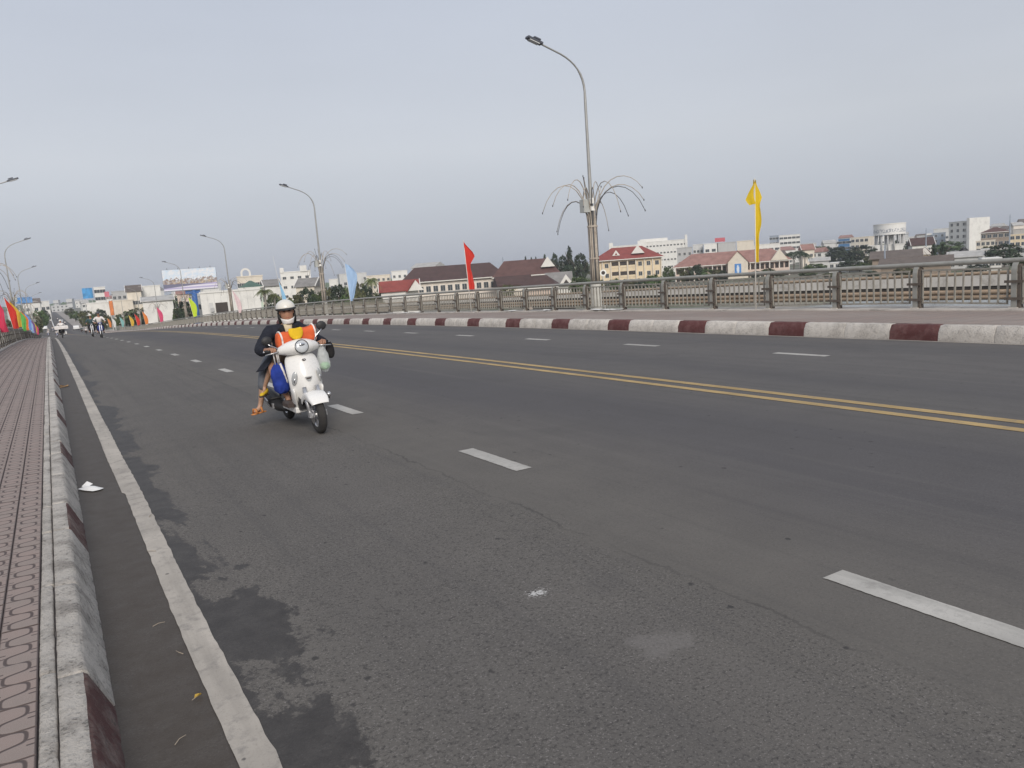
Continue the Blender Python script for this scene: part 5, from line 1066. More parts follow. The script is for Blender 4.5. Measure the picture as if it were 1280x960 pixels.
def head_mesh(c, yaw=0., s=1.0):
    """lofted head with brow, nose, cheeks and chin; faces +X"""
    a = MB(); rings = []; Mz = Matrix.Rotation(yaw, 3, 'Z')
    for z, rx_, ry_, fx in ((-.118, .028, .030, .040), (-.105, .052, .048, .028), (-.085, .068, .060, .016), (-.055, .080, .069, .006), (-.02, .088, .074, .0), (.02, .092, .077, -.002), (.06, .090, .076, -.006), (.09, .074, .064, -.008), (.113, .042, .038, -.010)):
        ring = []
        for j in range(16):
            an = 2 * math.pi * j / 16; x = fx + rx_ * math.cos(an); y = ry_ * math.sin(an)
            if j == 0: x += {-.055: .006, -.02: .022, .02: .008}.get(z, 0)          # nose ridge
            if j in (1, 15): x += {.02: -.012, -.02: .002, -.085: .004}.get(z, 0)   # eye sockets, mouth corners
            ring.append(Vector(c) + Mz @ (Vector((x, y, z)) * s))
        rings.append(ring)
    a.loft(rings)
    for sd_ in (-1, 1): a.ell(Vector(c) + Mz @ (Vector((-.005, sd_ * .079, -.01)) * s), (.018 * s, .010 * s, .03 * s), 8, 5)
    return a
def hand_graph(pts, edges, wrist_i, palm, fdir, curl, side, thumb_dir):
    """palm and five fingers added to a skin skeleton; fdir: along fingers, curl: the way they bend"""
    p = Vector(palm); f_ = Vector(fdir).normalized(); c_ = Vector(curl).normalized(); s_ = f_.cross(c_).normalized() * side
    pi = len(pts); pts.append((tuple(p), (.026, .020))); edges.append((wrist_i, pi))
    for k, (o_, L) in enumerate(((-.028, .058), (-.010, .066), (.010, .064), (.027, .052))):
        b = p + s_ * o_ + f_ * .035; i0 = len(pts); m1 = b + f_ * L * .45 + c_ * .012; m2 = m1 + f_ * L * .10 + c_ * L * .45; m3 = m2 - f_ * L * .28 + c_ * L * .12
        for q_, r_ in ((b, .0105), (m1, .0098), (m2, .009), (m3, .008)): pts.append((tuple(q_), r_))
        edges += [(pi, i0), (i0, i0 + 1), (i0 + 1, i0 + 2), (i0 + 2, i0 + 3)]
    t_ = Vector(thumb_dir).normalized(); b = p - s_ * .026 + f_ * .004; i0 = len(pts); pts += [(tuple(b + t_ * .012), .012), (tuple(b + t_ * .035 + f_ * .012), .0105), (tuple(b + t_ * .048 + f_ * .03 + c_ * .012), .009)]; edges += [(pi, i0), (i0, i0 + 1), (i0 + 1, i0 + 2)]
CLD = bpy.data.textures.new('cloth_folds', 'CLOUDS'); CLD.noise_scale = .11; CLD.noise_depth = 2
def wrinkle(o, st, sc_=.11):
    md = o.modifiers.new('Folds', 'DISPLACE'); tx = CLD.copy(); tx.noise_scale = sc_; md.texture = tx; md.strength = st; md.mid_level = .5; return o
# ---- driver
dr = rider_frame('person', 'person in a dark jacket and cream helmet riding the white scooter', 'person', SP)
O = .03
pts = [((-.20, 0, .83), (.135, .11)), ((-.19, 0, .98), (.115, .09)), ((-.165, O * .3, 1.10), (.13, .095)), ((-.155, O * .5, 1.185), (.055, .055)), ((-.145, O, 1.25), (.046, .046)),
       ((-.165, -.15, 1.135), .055), ((-.06, -.335, .955), .043), ((.13, -.335, .955), .033), ((.215, -.315, .962), (.026, .022)),
       ((-.165, .15, 1.135), .055), ((-.05, .325, .955), .043), ((.13, .325, .955), .033), ((.215, .31, .962), (.026, .022)),
       ((-.12, -.10, .81), .088), ((.06, -.275, .735), .062), ((.10, -.225, .56), .050), ((.10, -.16, .385), .034), ((.13, -.165, .335), .032), ((.25, -.175, .318), .026),
       ((-.12, .10, .81), .088), ((.15, .17, .745), .062), ((.13, .16, .56), .050), ((.10, .15, .385), .034), ((.13, .155, .335), .032), ((.25, .165, .318), .026)]
edges = [(0, 1), (1, 2), (2, 3), (3, 4), (2, 5), (5, 6), (6, 7), (7, 8), (2, 9), (9, 10), (10, 11), (11, 12), (0, 13), (13, 14), (14, 15), (15, 16), (16, 17), (17, 18), (0, 19), (19, 20), (20, 21), (21, 22), (22, 23), (23, 24)]
hand_graph(pts, edges, 8, (.245, -.30, .970), (.7, .25, .1), (.1, 0, -1), 1, (.1, .8, -.2)); hand_graph(pts, edges, 12, (.245, .30, .970), (.7, -.25, .1), (.1, 0, -1), 1, (.1, -.8, -.2))
HC = (-.125, O * 1.4, 1.335); HY = R(-10)
skin('body', pts, edges, P_SKIN, dr, 0, 1, head_mesh(HC, HY))
jp = [((-.21, 0, .80), (.175, .145)), ((-.20, 0, .95), (.155, .125)), ((-.17, O * .3, 1.10), (.155, .12)), ((-.16, O * .5, 1.175), (.085, .085)), ((-.165, -.165, 1.14), .080), ((-.065, -.345, .95), .080), ((.09, -.345, .945), .062), ((.175, -.325, .955), .046), ((-.165, .165, 1.14), .080), ((-.055, .335, .95), .080), ((.09, .335, .945), .062), ((.175, .32, .955), .046)]
skin('jacket', jp, [(0, 1), (1, 2), (2, 3), (2, 4), (4, 5), (5, 6), (6, 7), (2, 8), (8, 9), (9, 10), (10, 11)], C_NAVY, dr, 0, 2); wrinkle(bpy.data.objects['jacket'], .028, .11)
# open jacket collar and the pale shirt at the neck
a = MB(); a.loft([[(-.055 + .02 * q_, O * .5 + y * (1 - .55 * q_), 1.20 - .17 * q_) for y in (-.055, -.02, .02, .055)] for q_ in (0, .33, .66, 1)], closed=False); o = a.build('shirt_front', C_CREAM, dr, True); o.modifiers.new('Solidify', 'SOLIDIFY').thickness = .012
for s_ in (-1, 1):
    a = MB(); a.loft([[(-.05, O * .5 + s_ * (.05 - .035 * q_), 1.195 - .19 * q_), (-.018, O * .5 + s_ * (.075 - .03 * q_), 1.175 - .18 * q_), (-.04, O * .5 + s_ * (.12 - .05 * q_), 1.16 - .15 * q_)] for q_ in (0, .33, .66, 1)], closed=False); o = a.build('collar', C_BLACK, dr, True); o.modifiers.new('Solidify', 'SOLIDIFY').thickness = .014
sp_ = [((-.22, 0, .80), (.15, .12)), ((-.10, -.11, .81), .115), ((.00, -.20, .785), .092), ((.04, -.25, .755), .078), ((-.10, .11, .81), .115), ((.06, .16, .775), .098), ((.12, .165, .735), .085)]
skin('shorts', sp_, [(0, 1), (1, 2), (2, 3), (0, 4), (4, 5), (5, 6)], C_BROWN, dr, 0, 1)
# jacket hem blown out on the kerb side
a = MB(); rg = []
for i in range(6):
    q_ = i / 5; rg.append([(-.30 + .33 * s_ + .02 * math.sin(7 * s_ + 3 * q_), -.20 - .17 * q_ + .025 * math.sin(5 * s_ + 4 * q_), .90 - .22 * q_ + .05 * s_ * q_) for s_ in (0, .2, .4, .6, .8, 1)])
o = a.loft(rg, closed=False).build('jacket_hem', C_NAVY, dr, True); o.modifiers.new('Solidify', 'SOLIDIFY').thickness = .010; subsurf(o, 1)
# helmet, visor peak, straps, hair, mask, eyes, lips
Mz = Matrix.Rotation(HY, 3, 'Z'); hv = Vector(HC)
hel = MB().ell(hv + Vector((-.014, 0, .045)), (.126, .110, .100), 22, 10, Mz, -.05).build('helmet', C_HELM, dr, True)
rg = []
for i in range(5):
    q_ = i / 4; rg.append([hv + Mz @ Vector((-.012 + (.124 + .034 * q_ * math.cos(an) ** 2) * math.cos(an), (.110 + .003 * q_) * math.sin(an), .046 - .018 * q_ - .004 * q_ * q_)) for an in [R(-95 + 190 * j / 14) for j in range(15)]])
o = MB().loft(rg, closed=False).build('visor_peak', C_HBLK, hel, True); o.modifiers.new('Solidify', 'SOLIDIFY').thickness = .006
MB().tube([hv + Mz @ Vector((-.014 + .126 * math.cos(an), .111 * math.sin(an), .038)) for an in [2 * math.pi * j / 24 for j in range(25)]], .010, 6).build('helmet_rim', C_HBLK, hel, True)
for s_ in (-1, 1): MB().tube([hv + Mz @ Vector(p_) for p_ in ((.0, s_ * .10, .0), (.01, s_ * .088, -.06), (.045, s_ * .03, -.128))], .006, 5).build('chin_strap', C_HBLK, hel, True)
MB().ell(hv + Mz @ Vector((-.055, 0, -.045)), (.075, .094, .12), 14, 8).build('hair', C_HAIR, dr, True)
for s_ in (-1, 1): MB().ell(hv + Mz @ Vector((-.02, s_ * .082, -.055)), (.035, .022, .10), 10, 6).build('hair', C_HAIR, dr, True)
rg = []
for z, rx_, ry_, fx, aw in ((-.140, .038, .040, .036, 100), (-.122, .060, .058, .026, 100), (-.104, .072, .066, .017, 95), (-.088, .079, .071, .012, 92)): rg.append([hv + Mz @ Vector((fx + rx_ * math.cos(R(-aw + 2 * aw * j / 12)) + .006, ry_ * math.sin(R(-aw + 2 * aw * j / 12)) * 1.04, z + (.026 * abs(j - 6) / 6 if z > -.11 else 0))) for j in range(13)])
o = MB().loft(rg, closed=False).build('face_mask', C_MASK, dr, True); o.modifiers.new('Solidify', 'SOLIDIFY').thickness = .006
for s_ in (-1, 1):
    MB().ell(hv + Mz @ Vector((.082, s_ * .031, .014)), (.010, .018, .008), 8, 5).build('eye', C_EYE, dr, True); MB().ell(hv + Mz @ Vector((.084, s_ * .032, .034)), (.010, .024, .006), 8, 4).build('eyebrow', C_HAIR, dr, True)  # eyes and brows enlarged; their dark colour also stands in for socket shade
MB().ell(hv + Mz @ Vector((.083, 0, -.062)), (.008, .021, .006), 10, 5).build('mouth', C_LIP, dr, True)
for s_ in (-1, 1): MB().cham(.04, .285, s_ * .17 - .048, s_ * .17 + .048, .287, .36, .03).build('shoe', S_DARKR, dr)
# ---- passengers behind the driver: a child in yellow shoes, an older one in grey trousers with tan sandals
def rear_person(label, hip, chest, head, knees, ankles, toes, lab_skin, shirt, legs, shoe, shoe_mat, name='person', sc=1.0):
    t = rider_frame(name, label, 'person', SP); hx, hy_, hz_2 = hip; c_ = Vector(chest); h_ = Vector(head)
    P_ = [((hx, hy_, hz_2), (.115 * sc, .10 * sc)), (tuple(c_), (.12 * sc, .085 * sc)), (tuple(c_.lerp(h_, .5)), .05 * sc), (tuple(h_ - Vector((0, 0, .07 * sc))), .042 * sc)]
    E2 = [(0, 1), (1, 2), (2, 3)]
    for s_ in (-1, 1):
        i0 = len(P_); P_ += [(tuple(c_ + Vector((0, s_ * .13 * sc, .01))), .045 * sc), (tuple(c_ + Vector((.10, s_ * .19 * sc, -.14))), .035 * sc), (tuple(c_ + Vector((.22, s_ * .14 * sc, -.16))), .027 * sc)]; E2 += [(1, i0), (i0, i0 + 1), (i0 + 1, i0 + 2)]
        hand_graph(P_, E2, i0 + 2, tuple(c_ + Vector((.27, s_ * .11 * sc, -.16))), (.8, -s_ * .6, 0), (0, -s_, -.2), 1, (.2, 0, .9))
    for k in range(2):
        i0 = len(P_); kn, an_, to = knees[k], ankles[k], toes[k]; P_ += [((hx + .06, hy_ + (-1, 1)[k] * .08 * sc, hz_2 - .01), .075 * sc), (kn, .055 * sc), (tuple(Vector(kn).lerp(Vector(an_), .4)), .047 * sc), (an_, .032 * sc), (tuple(Vector(an_).lerp(Vector(to), .3) + Vector((0, 0, -.03))), .028 * sc), (to, .024 * sc)]; E2 += [(0, i0), (i0, i0 + 1), (i0 + 1, i0 + 2), (i0 + 2, i0 + 3), (i0 + 3, i0 + 4), (i0 + 4, i0 + 5)]
    skin('body', P_, E2, lab_skin, t, 0, 1, head_mesh(head, 0, .95 * sc))
    skin('shirt', [((hx, hy_, hz_2 + .04), (.14 * sc, .12 * sc)), (tuple(c_), (.145 * sc, .11 * sc)), (tuple(c_.lerp(h_, .32)), .07 * sc)] + [(tuple(c_ + Vector((0, s_ * .14 * sc, .01))), .062 * sc) for s_ in (-1, 1)] + [(tuple(c_ + Vector((.07, s_ * .18 * sc, -.10))), .054 * sc) for s_ in (-1, 1)], [(0, 1), (1, 2), (1, 3), (1, 4), (3, 5), (4, 6)], shirt, t, 0, 1)
    lp_ = [((hx, hy_, hz_2), (.13 * sc, .115 * sc))]; le = []
    for k in range(2):
        i0 = len(lp_); kn, an_ = Vector(knees[k]), Vector(ankles[k]); lp_ += [((hx + .06, hy_ + (-1, 1)[k] * .085 * sc, hz_2), .092 * sc), (tuple(kn), .072 * sc)]; le += [(0, i0), (i0, i0 + 1)]
        if legs == 'long': lp_.append((tuple(kn.lerp(an_, .62)), .058 * sc)); le.append((i0 + 1, i0 + 2))
    skin('trousers', lp_, le, C_GREY if legs == 'long' else C_BLACK, t, 0, 1)
    MB().ell(h_ + Vector((-.015, 0, .03)), (.102 * sc, .088 * sc, .105 * sc), 14, 8, None, -.3).build('hair', C_HAIR, t, True)
    for k in range(2):
        an_, to = Vector(ankles[k]), Vector(toes[k]); d_ = (to - an_); d_.z = 0; d_.normalize(); n_ = Vector((-d_.y, d_.x, 0)); hl_ = an_ - d_ * .055; hl_.z = to.z; fr_ = to + d_ * .045; drop = Vector((0, 0, 0))
        rg_ = []
        for q_ in (0, .15, .5, .8, 1): w_ = (.036, .046, .044, .055, .028)[(0, .15, .5, .8, 1).index(q_)] * sc; c0 = hl_.lerp(fr_, q_); zt = .012 if shoe == 'sandal' else (.075, .07, .05, .03, .012)[(0, .15, .5, .8, 1).index(q_)]; rg_.append([c0 - n_ * w_ + Vector((0, 0, -.034)), c0 + n_ * w_ + Vector((0, 0, -.034)), c0 + n_ * w_ * .8 + Vector((0, 0, zt - .026)), c0 - n_ * w_ * .8 + Vector((0, 0, zt - .026))])
        so_ = MB().loft(rg_).build('sandal' if shoe == 'sandal' else 'shoe', shoe_mat, t); subsurf(so_, 1)
        if shoe == 'sandal':
            for q_, h__ in ((.35, .045), (.72, .036)): c0 = hl_.lerp(fr_, q_); MB().tube([c0 - n_ * .040 * sc + Vector((0, 0, -.02)), c0 - n_ * .022 * sc + Vector((0, 0, h__ - .005)), c0 + n_ * .022 * sc + Vector((0, 0, h__ - .005)), c0 + n_ * .040 * sc + Vector((0, 0, -.02))], [.014] * 4, 6).build('strap', shoe_mat, so_, True)
        else: rg_2 = [[p_ + Vector((0, 0, -.012)) for p_ in r_[:2]] + [p_ + Vector((0, 0, .006)) for p_ in (r_[1], r_[0])] for r_ in rg_]; MB().loft(rg_2).build('sole', S_DARKR, so_)
    return t
rear_person('child squeezed behind the driver with bare legs and yellow shoes', (-.38, .0, .83), (-.36, .05, 1.02), (-.33, .09, 1.18), [(-.08, -.245, .74), (-.12, .20, .74)], [(-.27, -.315, .50), (-.30, .22, .50)], [(-.19, -.375, .445), (-.22, .25, .445)], P_LSKIN, C_WHITE, 'short', 'shoe', C_YEL, sc=.72)
rear_person('pillion passenger hidden behind the driver, grey trousers and tan sandals', (-.60, .02, .87), (-.58, .10, 1.10), (-.55, .15, 1.27), [(-.33, -.27, .70), (-.33, .24, .70)], [(-.47, -.35, .285), (-.47, .30, .285)], [(-.42, -.455, .205), (-.40, .38, .205)], P_LSKIN, C_BLACK, 'long', 'sandal', C_SAND, sc=.95)
# ---- the load hung on the handlebars
ob_ = rider_frame('orange_bundle', 'folded orange bundle laid across the scooter handlebars', 'bundle', SP)
C_OR = cloth('orange', (.60, .115, .04)); rg = []
for k in range(9):
    s_ = -1 + .25 * k; rg.append([(.19 + (.075 + .006 * math.sin(9 * s_)) * abs(math.cos(a)) ** .6 * (1 if math.cos(a) > 0 else -1), .02 + .235 * s_, 1.055 + .022 * s_ + (.090 + .008 * math.sin(7 * s_ + 1)) * abs(math.sin(a)) ** .6 * (1 if math.sin(a) > 0 else -1)) for a in [2 * math.pi * j / 14 for j in range(14)]])
subsurf(MB().loft(rg).build('roll', C_OR, ob_), 2); wrinkle(bpy.data.objects['roll'], .022, .07)
for s_ in (-.165, .215): MB().tube([(.19 + .088 * math.cos(a), s_ + .008 * math.cos(a), 1.055 + .022 * s_ / .235 + .100 * math.sin(a)) for a in [2 * math.pi * j / 18 for j in range(19)]], .010, 6).build('strap', C_WHITE, ob_, True)
yp = rider_frame('yellow_pouch', 'small yellow pouch tucked on top of the orange bundle', 'pouch', SP); C_YP = cloth('yellow_pouch', (.66, .42, .02)); rg = []
for k in range(7):
    q_ = k / 6; w_ = (.030, .062, .078, .084, .086, .082, .074)[k]; rg.append([(.285 + .028 * math.cos(a) - .02 * q_, .005 + w_ * math.sin(a), 1.03 + .145 * q_ - (.030 * math.cos(a) ** 2 if k == 6 else 0)) for a in [2 * math.pi * j / 12 for j in range(12)]])
subsurf(MB().loft(rg).build('pouch_body', C_YP, yp), 1)
bb_ = rider_frame('blue_bag', 'blue drawstring bag with white cords hanging from the right handlebar', 'bag', SP); C_BL = cloth('royal_blue', (.018, .040, .24)); rg = []
for z, w_ in ((.805, .028), (.785, .060), (.74, .088), (.68, .104), (.60, .112), (.53, .108), (.475, .085), (.455, .035)): rg.append([(.22 + w_ * .70 * (1 + .10 * math.sin(5 * a + z * 20)) * math.cos(a), -.235 + w_ * .92 * (1 + .12 * math.sin(4 * a + z * 30)) * math.sin(a), z + .012 * math.sin(3 * a)) for a in [2 * math.pi * j / 16 for j in range(16)]])
subsurf(MB().loft(rg).build('bag_body', C_BL, bb_), 2); wrinkle(bpy.data.objects['bag_body'], .030, .06)
for dy, x_ in ((-.018, .235), (.012, .25), (.03, .24)): MB().tube([(.262, -.262 + dy * .4, .985), (x_ + .02, -.258 + dy, .89), (x_, -.250 + dy, .79)], .0075, 6).build('cord', C_WHITE, bb_, True)
MB().tube([(.275, -.225, .80), (.290, -.205, .70), (.285, -.185, .60), (.272, -.18, .56)], [.012, .013, .012, .007], 6).build('cord_tail', C_WHITE, bb_, True)
pb_ = rider_frame('plastic_bag', 'clear plastic carrier bag with green contents hanging from the left handlebar', 'bag', SP)
q = NT('clear_plastic'); q.base((.75, .78, .78)); q.b.inputs['Roughness'].default_value = .25; q.b.inputs['Alpha'].default_value = .38; q.bump(q.noise(25, 4, dist=1), .6, .02); M_CPL = q.m; C_GRN = mat('green_contents', (.16, .42, .16), .5, .5, 18)
rg = []
for z, w_ in ((.955, .015), (.90, .040), (.82, .068), (.74, .082), (.68, .080), (.635, .055), (.62, .02)): rg.append([(.27 + w_ * .7 * (1 + .1 * math.sin(5 * a + z * 40)) * math.cos(a), .265 + w_ * (1 + .1 * math.sin(3 * a + z * 35)) * math.sin(a), z) for a in [2 * math.pi * j / 14 for j in range(14)]])
subsurf(MB().loft(rg).build('film', M_CPL, pb_), 2); wrinkle(bpy.data.objects['film'], .03, .05); MB().ell((.275, .27, .685), (.045, .062, .048), 12, 7).build('green_contents', C_GRN, pb_, True)
kp = rider_frame('black_pouch', 'small black cloth bag hanging beside the left handlebar grip', 'bag', SP); rg = []
for z, w_ in ((.95, .012), (.93, .035), (.88, .052), (.82, .055), (.77, .045), (.75, .012)): rg.append([(.22 + w_ * .7 * math.cos(a), .375 + w_ * math.sin(a), z) for a in [2 * math.pi * j / 12 for j in range(12)]])
subsurf(MB().loft(rg).build('bag_body', C_BLACK, kp), 1); MB().tube([(.245, .355, .965), (.225, .372, .94)], .008, 6).build('loop', C_BLACK, kp, True)

# ------------------------------------------------------------------ the other traffic
def make_bike(label, body, shirt, helm, loc, yaw, group='motorbikes further along the road', load=None):
    t = rider_frame('motorbike', label[0], 'motorbike', loc, yaw, 0, group); wheel(t, .63, 'front_wheel', .27); wheel(t, -.60, 'rear_wheel', .27)
    MB().tube([(.63, .06, .27), (.50, .06, .62), (.40, .05, .92)], .025, 6).build('fork_leg', S_SIL, t); MB().tube([(.63, -.06, .27), (.50, -.06, .62), (.40, -.05, .92)], .025, 6).build('fork_leg', S_SIL, t)
    subsurf(MB().loft([arc_ring(x, w_, z, .14, .05, 7) for z, w_, x in ((.38, .13, .38), (.55, .20, .44), (.72, .20, .44), (.86, .12, .40))]).build('leg_shield', body, t), 1)
    MB().ell((.60, 0, .50), (.20, .06, .10), 10, 6).build('front_fender', body, t, True); subsurf(MB().loft([[(x, w_ * math.cos(2 * math.pi * j / 8), z + h_ * math.sin(2 * math.pi * j / 8)) for j in range(8)] for x, w_, z, h_ in ((.1, .06, .5, .1), (-.2, .12, .6, .13), (-.55, .11, .68, .10), (-.85, .04, .74, .05))]).build('rear_body', body, t), 1)
    MB().cham(-.75, .02, -.12, .12, .74, .81, .03).build('seat', S_SEAT, t); MB().cham(-.25, .2, -.12, .12, .28, .48, .03).build('engine', S_BLK, t); MB().tube([(.1, -.12, .3), (-.7, -.16, .36)], .05, 8).build('muffler', S_SIL, t)
    MB().ell((.42, 0, .95), (.10, .13, .08), 12, 7).build('headlight_cowl', body, t, True); MB().ell((.51, 0, .95), (.02, .06, .05), 10, 6).build('headlight', S_LENS, t, True); MB().tube([(.30, -.33, 1.0), (.36, 0, .98), (.30, .33, 1.0)], .016, 6).build('handlebar', S_BLK, t)
    for s_ in (-1, 1): MB().ell((.33, s_ * .34, 1.16), (.02, .05, .04), 8, 5).build('mirror', S_BLK, t, True)
    p = rider_frame('person', label[1], 'person', loc, yaw, 0, group.replace('motorbikes', 'riders'))
    P_ = [((-.22, 0, .86), (.13, .11)), ((-.16, 0, 1.10), (.13, .10)), ((-.12, 0, 1.30), (.14, .10)), ((-.10, 0, 1.42), .05), ((-.09, 0, 1.48), .045)]; E2 = [(0, 1), (1, 2), (2, 3), (3, 4)]
    for s_ in (-1, 1):
        i0 = len(P_); P_ += [((-.12, s_ * .17, 1.33), .055), ((.02, s_ * .34, 1.12), .042), ((.24, s_ * .31, 1.03), .030)]; E2 += [(2, i0), (i0, i0 + 1), (i0 + 1, i0 + 2)]; hand_graph(P_, E2, i0 + 2, (.29, s_ * .30, 1.02), (.8, 0, 0), (0, 0, -1), 1, (0, -s_, -.2))
        i0 = len(P_); P_ += [((-.12, s_ * .10, .85), .085), ((.22, s_ * .19, .76), .062), ((.14, s_ * .18, .42), .040), ((.26, s_ * .18, .34), .03)]; E2 += [(0, i0), (i0, i0 + 1), (i0 + 1, i0 + 2), (i0 + 2, i0 + 3)]
    skin('body', P_, E2, P_SKIN, p, 0, 1, head_mesh((-.07, 0, 1.58)))
    skin('shirt', [((-.22, 0, .92), (.155, .13)), ((-.16, 0, 1.10), (.16, .13)), ((-.12, 0, 1.30), (.165, .125)), ((-.11, 0, 1.41), .07), ((-.12, -.18, 1.33), .075), ((.02, -.35, 1.12), .062), ((.16, -.32, 1.06), .045), ((-.12, .18, 1.33), .075), ((.02, .35, 1.12), .062), ((.16, .32, 1.06), .045)], [(0, 1), (1, 2), (2, 3), (2, 4), (4, 5), (5, 6), (2, 7), (7, 8), (8, 9)], shirt, p, 0, 1)
    skin('trousers', [((-.22, 0, .86), (.15, .12))] + [q_ for s_ in (-1, 1) for q_ in (((-.10, s_ * .11, .86), .10), ((.22, s_ * .19, .77), .075), ((.14, s_ * .18, .45), .055))], [(0, 1), (1, 2), (2, 3), (0, 4), (4, 5), (5, 6)], C_BLACK, p, 0, 1)
    h_ = MB().ell((-.08, 0, 1.61), (.135, .12, .125), 14, 8, None, -.15).build('helmet', helm, p, True); MB().ell((.03, 0, 1.60), (.09, .10, .012), 12, 4).build('visor_peak', C_HBLK, h_, True)
    for s_ in (-1, 1): MB().cham(.10, .34, s_ * .18 - .045, s_ * .18 + .045, .30, .37, .02).build('shoe', S_DARKR, p)
    return t, p
M_BKB = gloss('bike_blue', (.03, .05, .22), .3, .1, .3); M_BKK = gloss('bike_black', (.03, .03, .033), .3, .1, .3); M_BKR = gloss('bike_red', (.35, .03, .03), .3, .1, .3); C_HB = gloss('helmet_dark', (.05, .05, .06), .35); C_TEAL = cloth('dark_teal', (.05, .09, .10))
def at_road(x, y, z=0): return (x + shift(y), y, rz(x, y) + .003)
bA = make_bike(('dark blue motorbike with headlight coming up the bridge', 'person in a white shirt on the dark blue motorbike'), M_BKB, C_WHITE, C_HB, at_road(2.87, 57.9), -math.pi / 2, 'motorbikes climbing the bridge')
bB = make_bike(('black motorbike just behind the dark blue one', 'person in dark clothes on the black motorbike following'), M_BKK, C_TEAL, C_HELM, at_road(2.75, 67.), -math.pi / 2, 'motorbikes climbing the bridge')
bC = make_bike(('black motorbike heading away loaded with a wide white tray', 'person on the motorbike carrying the wide white tray'), M_BKK, C_WHITE, C_HELM, at_road(.95, 84.), math.pi / 2, 'motorbikes leaving the bridge')
ld = thing('white_tray_load', 'wide white load tied across the leaving motorbike', 'load', at_road(.95, 84.), math.pi / 2); MB().cham(-.95, -.35, -.55, .55, .85, 1.15, .06).build('load_box', C_WHITE, ld); MB().tube([(-.6, -.5, 1.16), (-.6, .5, 1.16)], .02, 5).build('cord', C_BLACK, ld)
br_ = random.Random(4)
for k, (x, y, dr_) in enumerate(((2.2, 222, -1), (4.4, 236, -1), (9.2, 230, 1), (1.6, 250, -1), (10.8, 262, 1), (3.2, 280, -1), (5.4, 300, -1), (9.0, 318, 1), (2.4, 340, -1), (11.0, 372, 1), (4.0, 395, -1), (2.0, 440, -1), (9.5, 470, 1))):
    src = (bA, bB, bC)[k % 3]
    for j in (0, 1):
        o = copy_tree(src[j]); o.location = at_road(x, y); o.rotation_euler = (0, 0, -dr_ * -math.pi / 2 if dr_ > 0 else -math.pi / 2); o['label'] = ('tiny motorbike on the far stretch of road in town', 'tiny rider on the far stretch of road in town')[j]; o['group'] = ('far motorbikes in town', 'far riders in town')[j]
def make_car(label, col, loc, yaw, h=1.5, L=4.2, W2=.86):
    t = thing('car', label, 'car', loc, yaw, 'vehicles on the far road'); pr_ = [(-L / 2, .35), (-L / 2, .85), (-L * .44, h * .62), (-L * .36, h * .97), (L * .02, h), (L * .20, h * .66), (L * .46, h * .55), (L / 2, .7), (L / 2, .35)]
    rg = [[(x, y, z) for x, z in [(a_ * (1 - .02 * abs(s_)), b_ - (.06 if b_ > .9 and abs(s_) == 1 else 0)) for a_, b_ in pr_]] for s_, y in ((-1, -W2), (-.9, -W2 * .97), (.9, W2 * .97), (1, W2))]
    b = MB().loft(rg).build('body', col, t); smooth_by_angle(b, 35)
    MB().prism([(L * .035, h * .95), (L * .195, h * .68), (L * .20, h * .67), (L * .045, h * .965)], -W2 * .85, W2 * .85).build('windscreen', M_GLASS, t)
    for s_ in (-1, 1): MB().bbox(-L * .33, L * .06, s_ * W2 - .012, s_ * W2 + .012, h * .66, h * .92).build('side_window', M_GLASS, t); MB().ell((L / 2 - .02, s_ * W2 * .7, .72), (.06, .14, .09), 8, 5).build('headlight', S_LENS, t, True)
    for x in (-L * .31, L * .31):
        for s_ in (-1, 1): wl = MB().tube([(x, s_ * (W2 - .2), .31), (x, s_ * (W2 + .01), .31)], .31, 14).build('wheel', S_TYRE, t); MB().tube([(x, s_ * (W2 + .005), .31), (x, s_ * (W2 + .02), .31)], .18, 12).build('rim', S_SIL, wl)
    return t
M_CW = gloss('car_white', (.7, .7, .69), .25, 0, .5); M_CS = gloss('car_silver', (.45, .46, .48), .3, .4, .4)
make_car('white van on the far stretch of road in town', M_CW, at_road(3.6, 330), -math.pi / 2, 2.0, 4.8, .95); make_car('silver car further off on the town road', M_CS, at_road(10.2, 420), math.pi / 2); make_car('white car beside the tree row in town', M_CW, at_road(12.2, 300), math.pi / 2)

# ------------------------------------------------------------------ litter on the road
lt = thing('paper_scrap', 'crumpled white paper scrap lying in the damp gutter', 'litter', (.115, 7.55, rz(.1, 7.55) + .004), .5); vs = []
for i in range(7):
    for j in range(7):
        x, y = (i / 6 - .5), (j / 6 - .5); q_ = max(0, 1 - (x * x * 4 + y * y * 4)); vs.append((x * .12 * (1 - .35 * abs(y)), y * .26 * (1 - .25 * abs(x)), .022 * q_ + .014 * noise.noise((x * 6, y * 6, 2)) + .008))
o = MB().add(vs, [(i * 7 + j, i * 7 + j + 1, i * 7 + j + 8, i * 7 + j + 7) for i in range(6) for j in range(6)]).build('sheet', C_MASK, lt, True)
MB().add([(-.02, .05, .012), (.06, .06, .03), (.05, .13, .05), (-.01, .12, .02)], [(0, 1, 2, 3)]).build('fold', C_MASK, lt)
M_PEEL = mat('dry_leaf_orange', (.42, .22, .06), .7, .4, 20); M_LEAF = mat('dry_leaf_yellow', (.50, .33, .06), .7, .3, 20); M_TWIG = mat('dry_twig', (.30, .25, .19), .8, .3, 20)
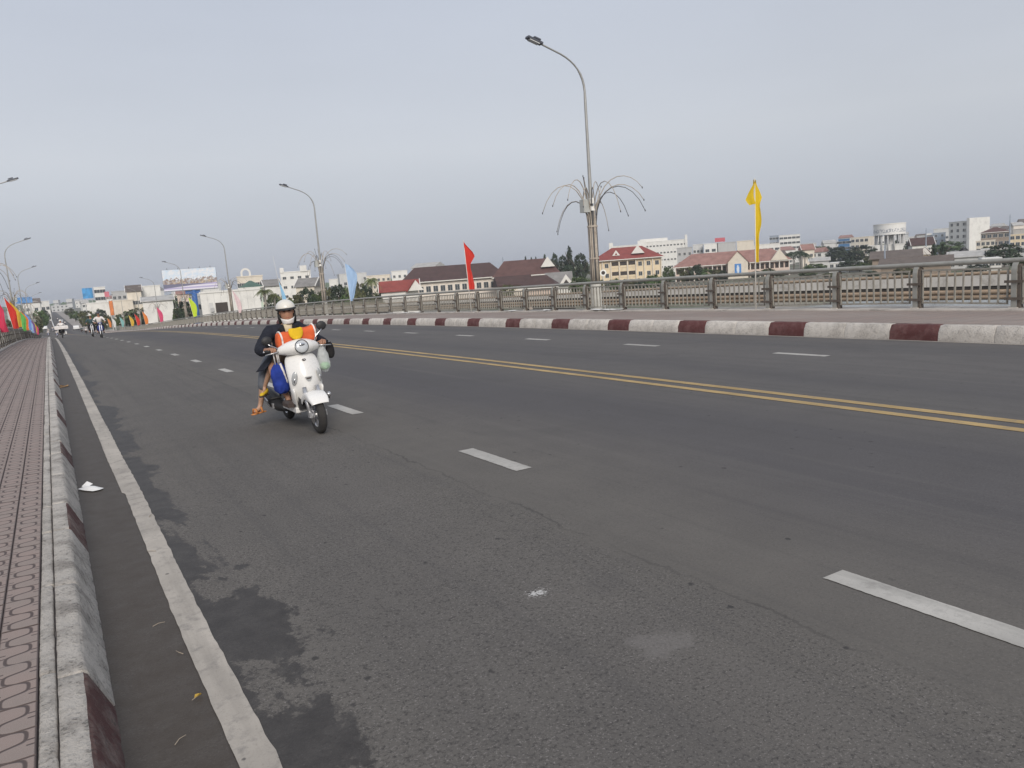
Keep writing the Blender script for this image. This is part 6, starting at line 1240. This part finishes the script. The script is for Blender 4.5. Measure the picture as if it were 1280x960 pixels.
def leaf(x, y, s_, m_, rot, label, nm='fallen_leaf'):
    t = thing(nm, label, 'leaf', (x, y, rz(x, y) + .004), rot, 'dry leaves in the gutter'); a = MB(); a.add([(-s_, 0, .004), (-s_ * .3, s_ * .4, .016), (s_ * .5, s_ * .3, .012), (s_, 0, .004), (s_ * .4, -s_ * .35, .018), (-s_ * .4, -s_ * .3, .012), (0, 0, .005)], [(0, 6, 1), (1, 6, 2), (2, 6, 3), (3, 6, 4), (4, 6, 5), (5, 6, 0)]); a.build('blade', m_, t); MB().tube([(-s_ * 1.5, 0, .006), (0, 0, .006)], .002, 4).build('stalk', M_TWIG, t)
leaf(.085, 18.25, .13, M_PEEL, .4, 'orange dry leaf against the whitewashed kerb'); leaf(.14, 18.5, .10, M_PEEL, 1.7, 'second orange dry leaf out in the gutter beside the first'); leaf(.05, 18.6, .07, M_PEEL, 2.9, 'small orange leaf tucked at the kerb foot'); leaf(.305, 3.18, .020, M_LEAF, .6, 'small yellow dry leaf at the edge of the worn white line')
for k, (x, y, r_) in enumerate(((.26, 4.05, .3), (.45, 6.2, 1.2), (.30, 3.65, 2.), (.2, 2.9, .8), (.36, 5.3, 2.5))):
    tw = thing('twig', 'tiny dry twig lying by the worn edge line', 'twig', (x, y, rz(x, y) + .008), r_, 'dry twigs by the edge line'); MB().tube([(-.03, 0, 0), (0, .004, .003), (.03, -.002, 0)], [.0022, .002, .0012], 4).build('stem', M_TWIG, tw)
# rags and papers caught under the railing
rg_ = random.Random(12)
for k, (u_, v_) in enumerate(((487, 391), (505, 391), (521, 391), (745, 387.5), (757, 387.5), (682, 390.5), (640, 390.5), (770, 387))):
    p = at_x(u_, v_, 16.25); vs = [((i / 3 - .5) * .30, (j / 3 - .5) * .55, .035 + .035 * noise.noise((i * 1.3, j * 1.1, k * 3.3))) for i in range(4) for j in range(4)]
    t = thing('rag_scrap', 'pale scrap of rag lying on the ledge under the railing', 'litter', (16.3, p.y, swz(16.3, p.y) + .035), rg_.uniform(-.3, .3), 'pale scraps under the railing'); MB().add(vs, [(i * 4 + j, i * 4 + j + 1, i * 4 + j + 5, i * 4 + j + 4) for i in range(3) for j in range(3)]).build('sheet', C_MASK, t, True)
